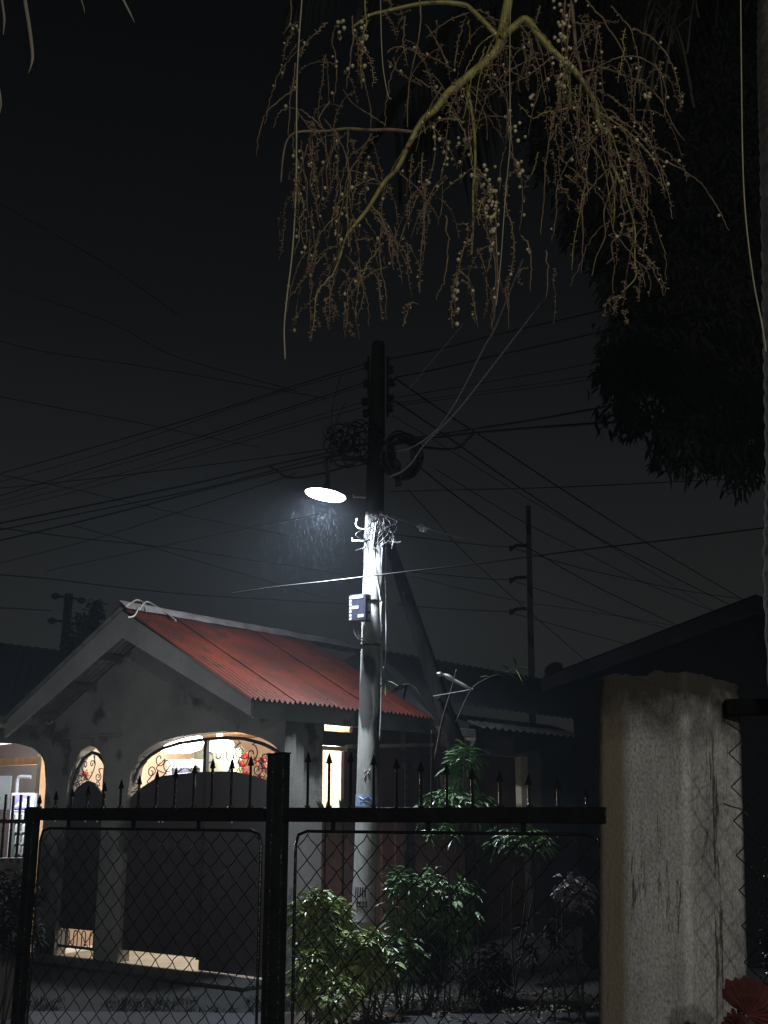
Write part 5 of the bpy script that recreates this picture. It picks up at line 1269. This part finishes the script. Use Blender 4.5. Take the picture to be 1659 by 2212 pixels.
# dried leaflet tips at upper left
def blade(pts, ws, Y, label):
    P = trace(pts, Y, 5); n_ = len(P); vs = []
    for i, p in enumerate(P):
        w = float(np.interp(i / (n_ - 1), np.linspace(0, 1, len(ws)), ws)) * Y / F / 2
        vs += [p + Vector((-w, .3 * w, 0)), p + Vector((0, -.5 * w, 0)), p + Vector((w, .3 * w, 0))]
    o = MB().add(vs, [(3 * i + j, 3 * i + j + 1, 3 * i + j + 4, 3 * i + j + 3) for i in range(n_ - 1) for j in range(2)]).build('palm_leaflet', M['driedleaf'], None, shade=True)
    tag(o, label, 'palm leaflet', 'leaflet tips hanging into the top left corner')
blade([(50, -40), (54, 0), (62, 50), (68, 95), (70, 125), (66, 145), (61, 158)], [9, 9, 9, 8, 7, 3, .8], 2.4, 'broad pale leaflet tip curling at top left')
blade([(0, -30), (4, 0), (9, 40), (7, 75)], [5, 6, 6, 2], 2.5, 'dim leaflet tip beside the left border at the top')
blade([(-4, 180), (0, 205), (2, 225), (0, 245)], [4, 5, 4, 1], 2.5, 'small leaflet tip touching the left border')
blade([(255, -30), (267, 0), (281, 28), (291, 49)], [6, 6, 5, 1], 2.5, 'slanting leaflet tip at the top edge')
blade([(172, -20), (176, 0), (181, 16), (183, 30)], [3, 3, 2, .6], 2.6, 'faint tiny leaflet tip at the top edge')
# palm trunk at the right border
tk = thing('palm_tree', 'ringed grey palm trunk at the upper right border with dark fronds overhead', 'palm tree', Vector((at(1800, 1700, 3.3).x, 3.3, 0)))
P = [Vector((at(1795, 1700, 3.3).x, 3.3, 0)), at(1782, 1500, 3.3), at(1768, 1000, 3.3), at(1757, 640, 3.3), at(1747, 300, 3.3), at(1740, 100, 3.3), at(1738, -120, 3.3), at(1715, -420, 3.3)]
PP = smooth(P, 40); Rr = [.154 + .003 * sin(i * 1.55) + .002 * mnoise.noise((i * .6, 0, 0)) for i in range(len(PP))]
MB().tube(PP, Rr, 24).build('trunk', M['palmtrunk'], tk, shade=True)
crown_c = P[-1]
def frond(az, el, L, droop, nleaf=46, par=tk):
    d = Vector((cos(az), sin(az), 0)); P_ = []
    for i in range(13):
        t = i / 12; P_.append(crown_c + d * L * t * (1 - .15 * t) + Z_ * (L * (el * t - droop * t * t)))
    rc = MB().tube(smooth(P_, 3), [.02, .004], 6).build('frond_rib', M['stem'], par, shade=True)
    sp_ = []
    Q = smooth(P_, 5)
    for i in range(3, len(Q) - 1):
        t = (Q[min(i + 1, len(Q) - 1)] - Q[i - 1]).normalized(); sd = t.cross(Z_).normalized()
        for sg in (-1, 1):
            dd = (sd * sg * .8 + t * .6 + Vector((0, 0, -.55 + random.gauss(0, .12)))).normalized(); sp_.append((Q[i] + Vector((random.gauss(0, .004),) * 3), dd, .42 * (1 - .5 * abs(i / len(Q) - .45)), .028))
    o = leaves('frond_leaflets', sp_, M['leafdark'], par, droop=.35)
for az, el, L, dr in ((2.6, .25, 2.0, .62), (2.95, .45, 2.2, .60), (3.3, .2, 1.8, .66), (2.2, .5, 2.3, .62), (1.8, .4, 2.2, .6), (3.7, .3, 1.9, .6), (4.3, .4, 2.0, .6), (.6, .4, 2.0, .6), (-.6, .4, 2.0, .6), (1.2, .5, 2.0, .6)):
    frond(az, el, L, dr)
# dim rat-tail spadices behind, at the top right
sp2 = thing('palm_fruit_stalk', 'dim knobbly flower strands behind the trunk at the top right', 'palm fruit stalk', at(1560, -60, 3.9))
for k in range(24):
    x0 = pr_.uniform(1400, 1640); y0 = pr_.uniform(-60, 40); L = pr_.uniform(90, 240); dx = pr_.choice((-1, 1, -.5)) * pr_.uniform(.2, .8)
    P = trace([(x0, y0), (x0 + dx * L * .5, y0 + L * .35), (x0 + dx * L * .8, y0 + L)], 3.9, 8, .01)
    MB().tube(P, [.0042 + .0012 * (i % 2) for i in range(len(P))], 5).build('strand', M['stem'], sp2)

# =========================================================================================================
# BIG DARK TREE at the right, far small tree at left
# =========================================================================================================
def tree(label, blobs, nl, L, w, base_xy, Yc, name='tree', trunk_r=.16, fork_at=None, hang=True, m=M['leafdark']):
    t = thing(name, label, 'tree', Vector((base_xy[0], base_xy[1], 0)))
    sb = MB(); sp_ = []
    cs = []
    for (x, y, Y, rx, ry, rz) in blobs: c = at(x, y, Y); k = Y / F; cs.append((c, rx * k, ry, rz * k))
    cc = sum((c[0] for c in cs), Vector()) / len(cs)
    root = Vector((base_xy[0], base_xy[1], 0)); fork = Vector(fork_at) if fork_at else root.lerp(cc, .45)
    sb.tube(smooth([root, root + Vector((.05, 0, fork.z * .5)), fork], 6), [trunk_r, trunk_r * .6], 10)
    tr = sb.build('trunk', M['timber'], t, shade=True)
    br_ = MB()
    for c, a_, b_, c2 in cs: br_.tube(smooth([fork, fork.lerp(c, .5) + Vector((0, 0, .1)), c], 5), [trunk_r * .5, .012], 6)
    br_.build('limbs', M['timber'], t, shade=True)
    tw_ = sum(a_ * c2 for _, a_, _, c2 in cs)
    for c, a_, b_, c2 in cs:
        n_ = int(nl * a_ * c2 / tw_)
        ncl = max(3, n_ // 14)
        for q in range(ncl):
            v = Vector((random.gauss(0, 1), random.gauss(0, 1), random.gauss(0, 1))).normalized() * random.uniform(.25, 1.0) ** .5
            p = c + Vector((v.x * a_, v.y * b_, v.z * c2))
            for j in range(14):
                d = Vector((random.gauss(v.x * .6, .8), random.gauss(0, .8), random.gauss(-.55 if hang else 0, .5)))
                sp_.append((p + Vector((random.gauss(0, .05), random.gauss(0, .05), random.gauss(0, .05))), d, L * random.uniform(.6, 1.2), w))
    leaves('crown', sp_, m, t, kind='stuff')
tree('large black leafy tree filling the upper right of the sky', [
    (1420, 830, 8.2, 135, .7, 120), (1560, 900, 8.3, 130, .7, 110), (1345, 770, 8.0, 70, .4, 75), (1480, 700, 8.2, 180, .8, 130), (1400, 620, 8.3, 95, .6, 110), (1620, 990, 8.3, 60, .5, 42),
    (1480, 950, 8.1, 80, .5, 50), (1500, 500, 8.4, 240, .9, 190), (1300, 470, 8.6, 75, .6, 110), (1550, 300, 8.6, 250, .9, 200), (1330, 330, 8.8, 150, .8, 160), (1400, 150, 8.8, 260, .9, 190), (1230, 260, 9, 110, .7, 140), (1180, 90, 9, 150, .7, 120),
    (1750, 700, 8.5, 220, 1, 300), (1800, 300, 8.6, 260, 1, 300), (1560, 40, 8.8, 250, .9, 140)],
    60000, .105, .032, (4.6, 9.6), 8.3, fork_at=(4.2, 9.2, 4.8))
tree('small sparse distant tree behind the left roof slope', [(190, 1350, 26, 26, .4, 34), (205, 1320, 26, 16, .3, 26), (175, 1385, 26, 30, .4, 24), (215, 1370, 26, 20, .3, 24)], 900, .16, .07, (at(190, 1400, 26).x, 26), 26, trunk_r=.06, hang=False)

# =========================================================================================================
# RAIN lit by the lamp and the damp air
# =========================================================================================================
vs = []; f = []
for k in range(9000):
    if k < 4200:
        dz = .12 + abs(random.gauss(0, 1.5)); sg_ = .22 + .36 * dz
        X = lc.x + random.gauss(0, sg_); Y = lc.y + random.gauss(0, sg_); Zz = lc.z - dz
    else: X = random.uniform(-4.5, 4.5); Y = random.uniform(6, 14); Zz = random.uniform(.2, 7.5)
    L = random.uniform(.01, .075); r = random.uniform(.0002, .00048); n0 = len(vs)
    vs += [(X, Y, Zz), (X + r, Y, Zz - L * .7), (X - r * .5, Y + r * .87, Zz - L * .7), (X - r * .5, Y - r * .87, Zz - L * .7), (X, Y, Zz - L)]
    f += [(n0, n0 + 1, n0 + 2), (n0, n0 + 2, n0 + 3), (n0, n0 + 3, n0 + 1), (n0 + 4, n0 + 2, n0 + 1), (n0 + 4, n0 + 3, n0 + 2), (n0 + 4, n0 + 1, n0 + 3)]
rm = bpy.data.materials.new('rain water'); rm.use_nodes = True; b_ = rm.node_tree.nodes['Principled BSDF']; b_.inputs['Base Color'].default_value = (.03, .034, .042, 1); b_.inputs['Specular IOR Level'].default_value = .05; b_.inputs['Roughness'].default_value = .9
rb_ = MB(); rb_.v = vs; rb_.f = f
tag(rb_.build('rain', rm), 'fine falling raindrops lit beneath the street light', 'rain', kind='stuff')

hz = MB().box((0, 60, 5.4), (112, 0, 0), (0, 92, 0), (0, 0, 6.5)).build('haze', M['white'])
hm = bpy.data.materials.new('damp night air'); hm.use_nodes = True; n = hm.node_tree; n.nodes.clear()
ou = n.nodes.new('ShaderNodeOutputMaterial'); pv = n.nodes.new('ShaderNodeVolumePrincipled'); pv.inputs['Density'].default_value = .0022; pv.inputs['Color'].default_value = (.72, .85, 1, 1)
n.links.new(pv.outputs[0], ou.inputs['Volume']); hz.data.materials.clear(); hz.data.materials.append(hm)
hz['kind'] = 'stuff'; hz['label'] = 'damp night air round the lamp and houses'; hz['category'] = 'haze'
for o in bpy.data.objects:
    if '_base' in o: del o['_base']
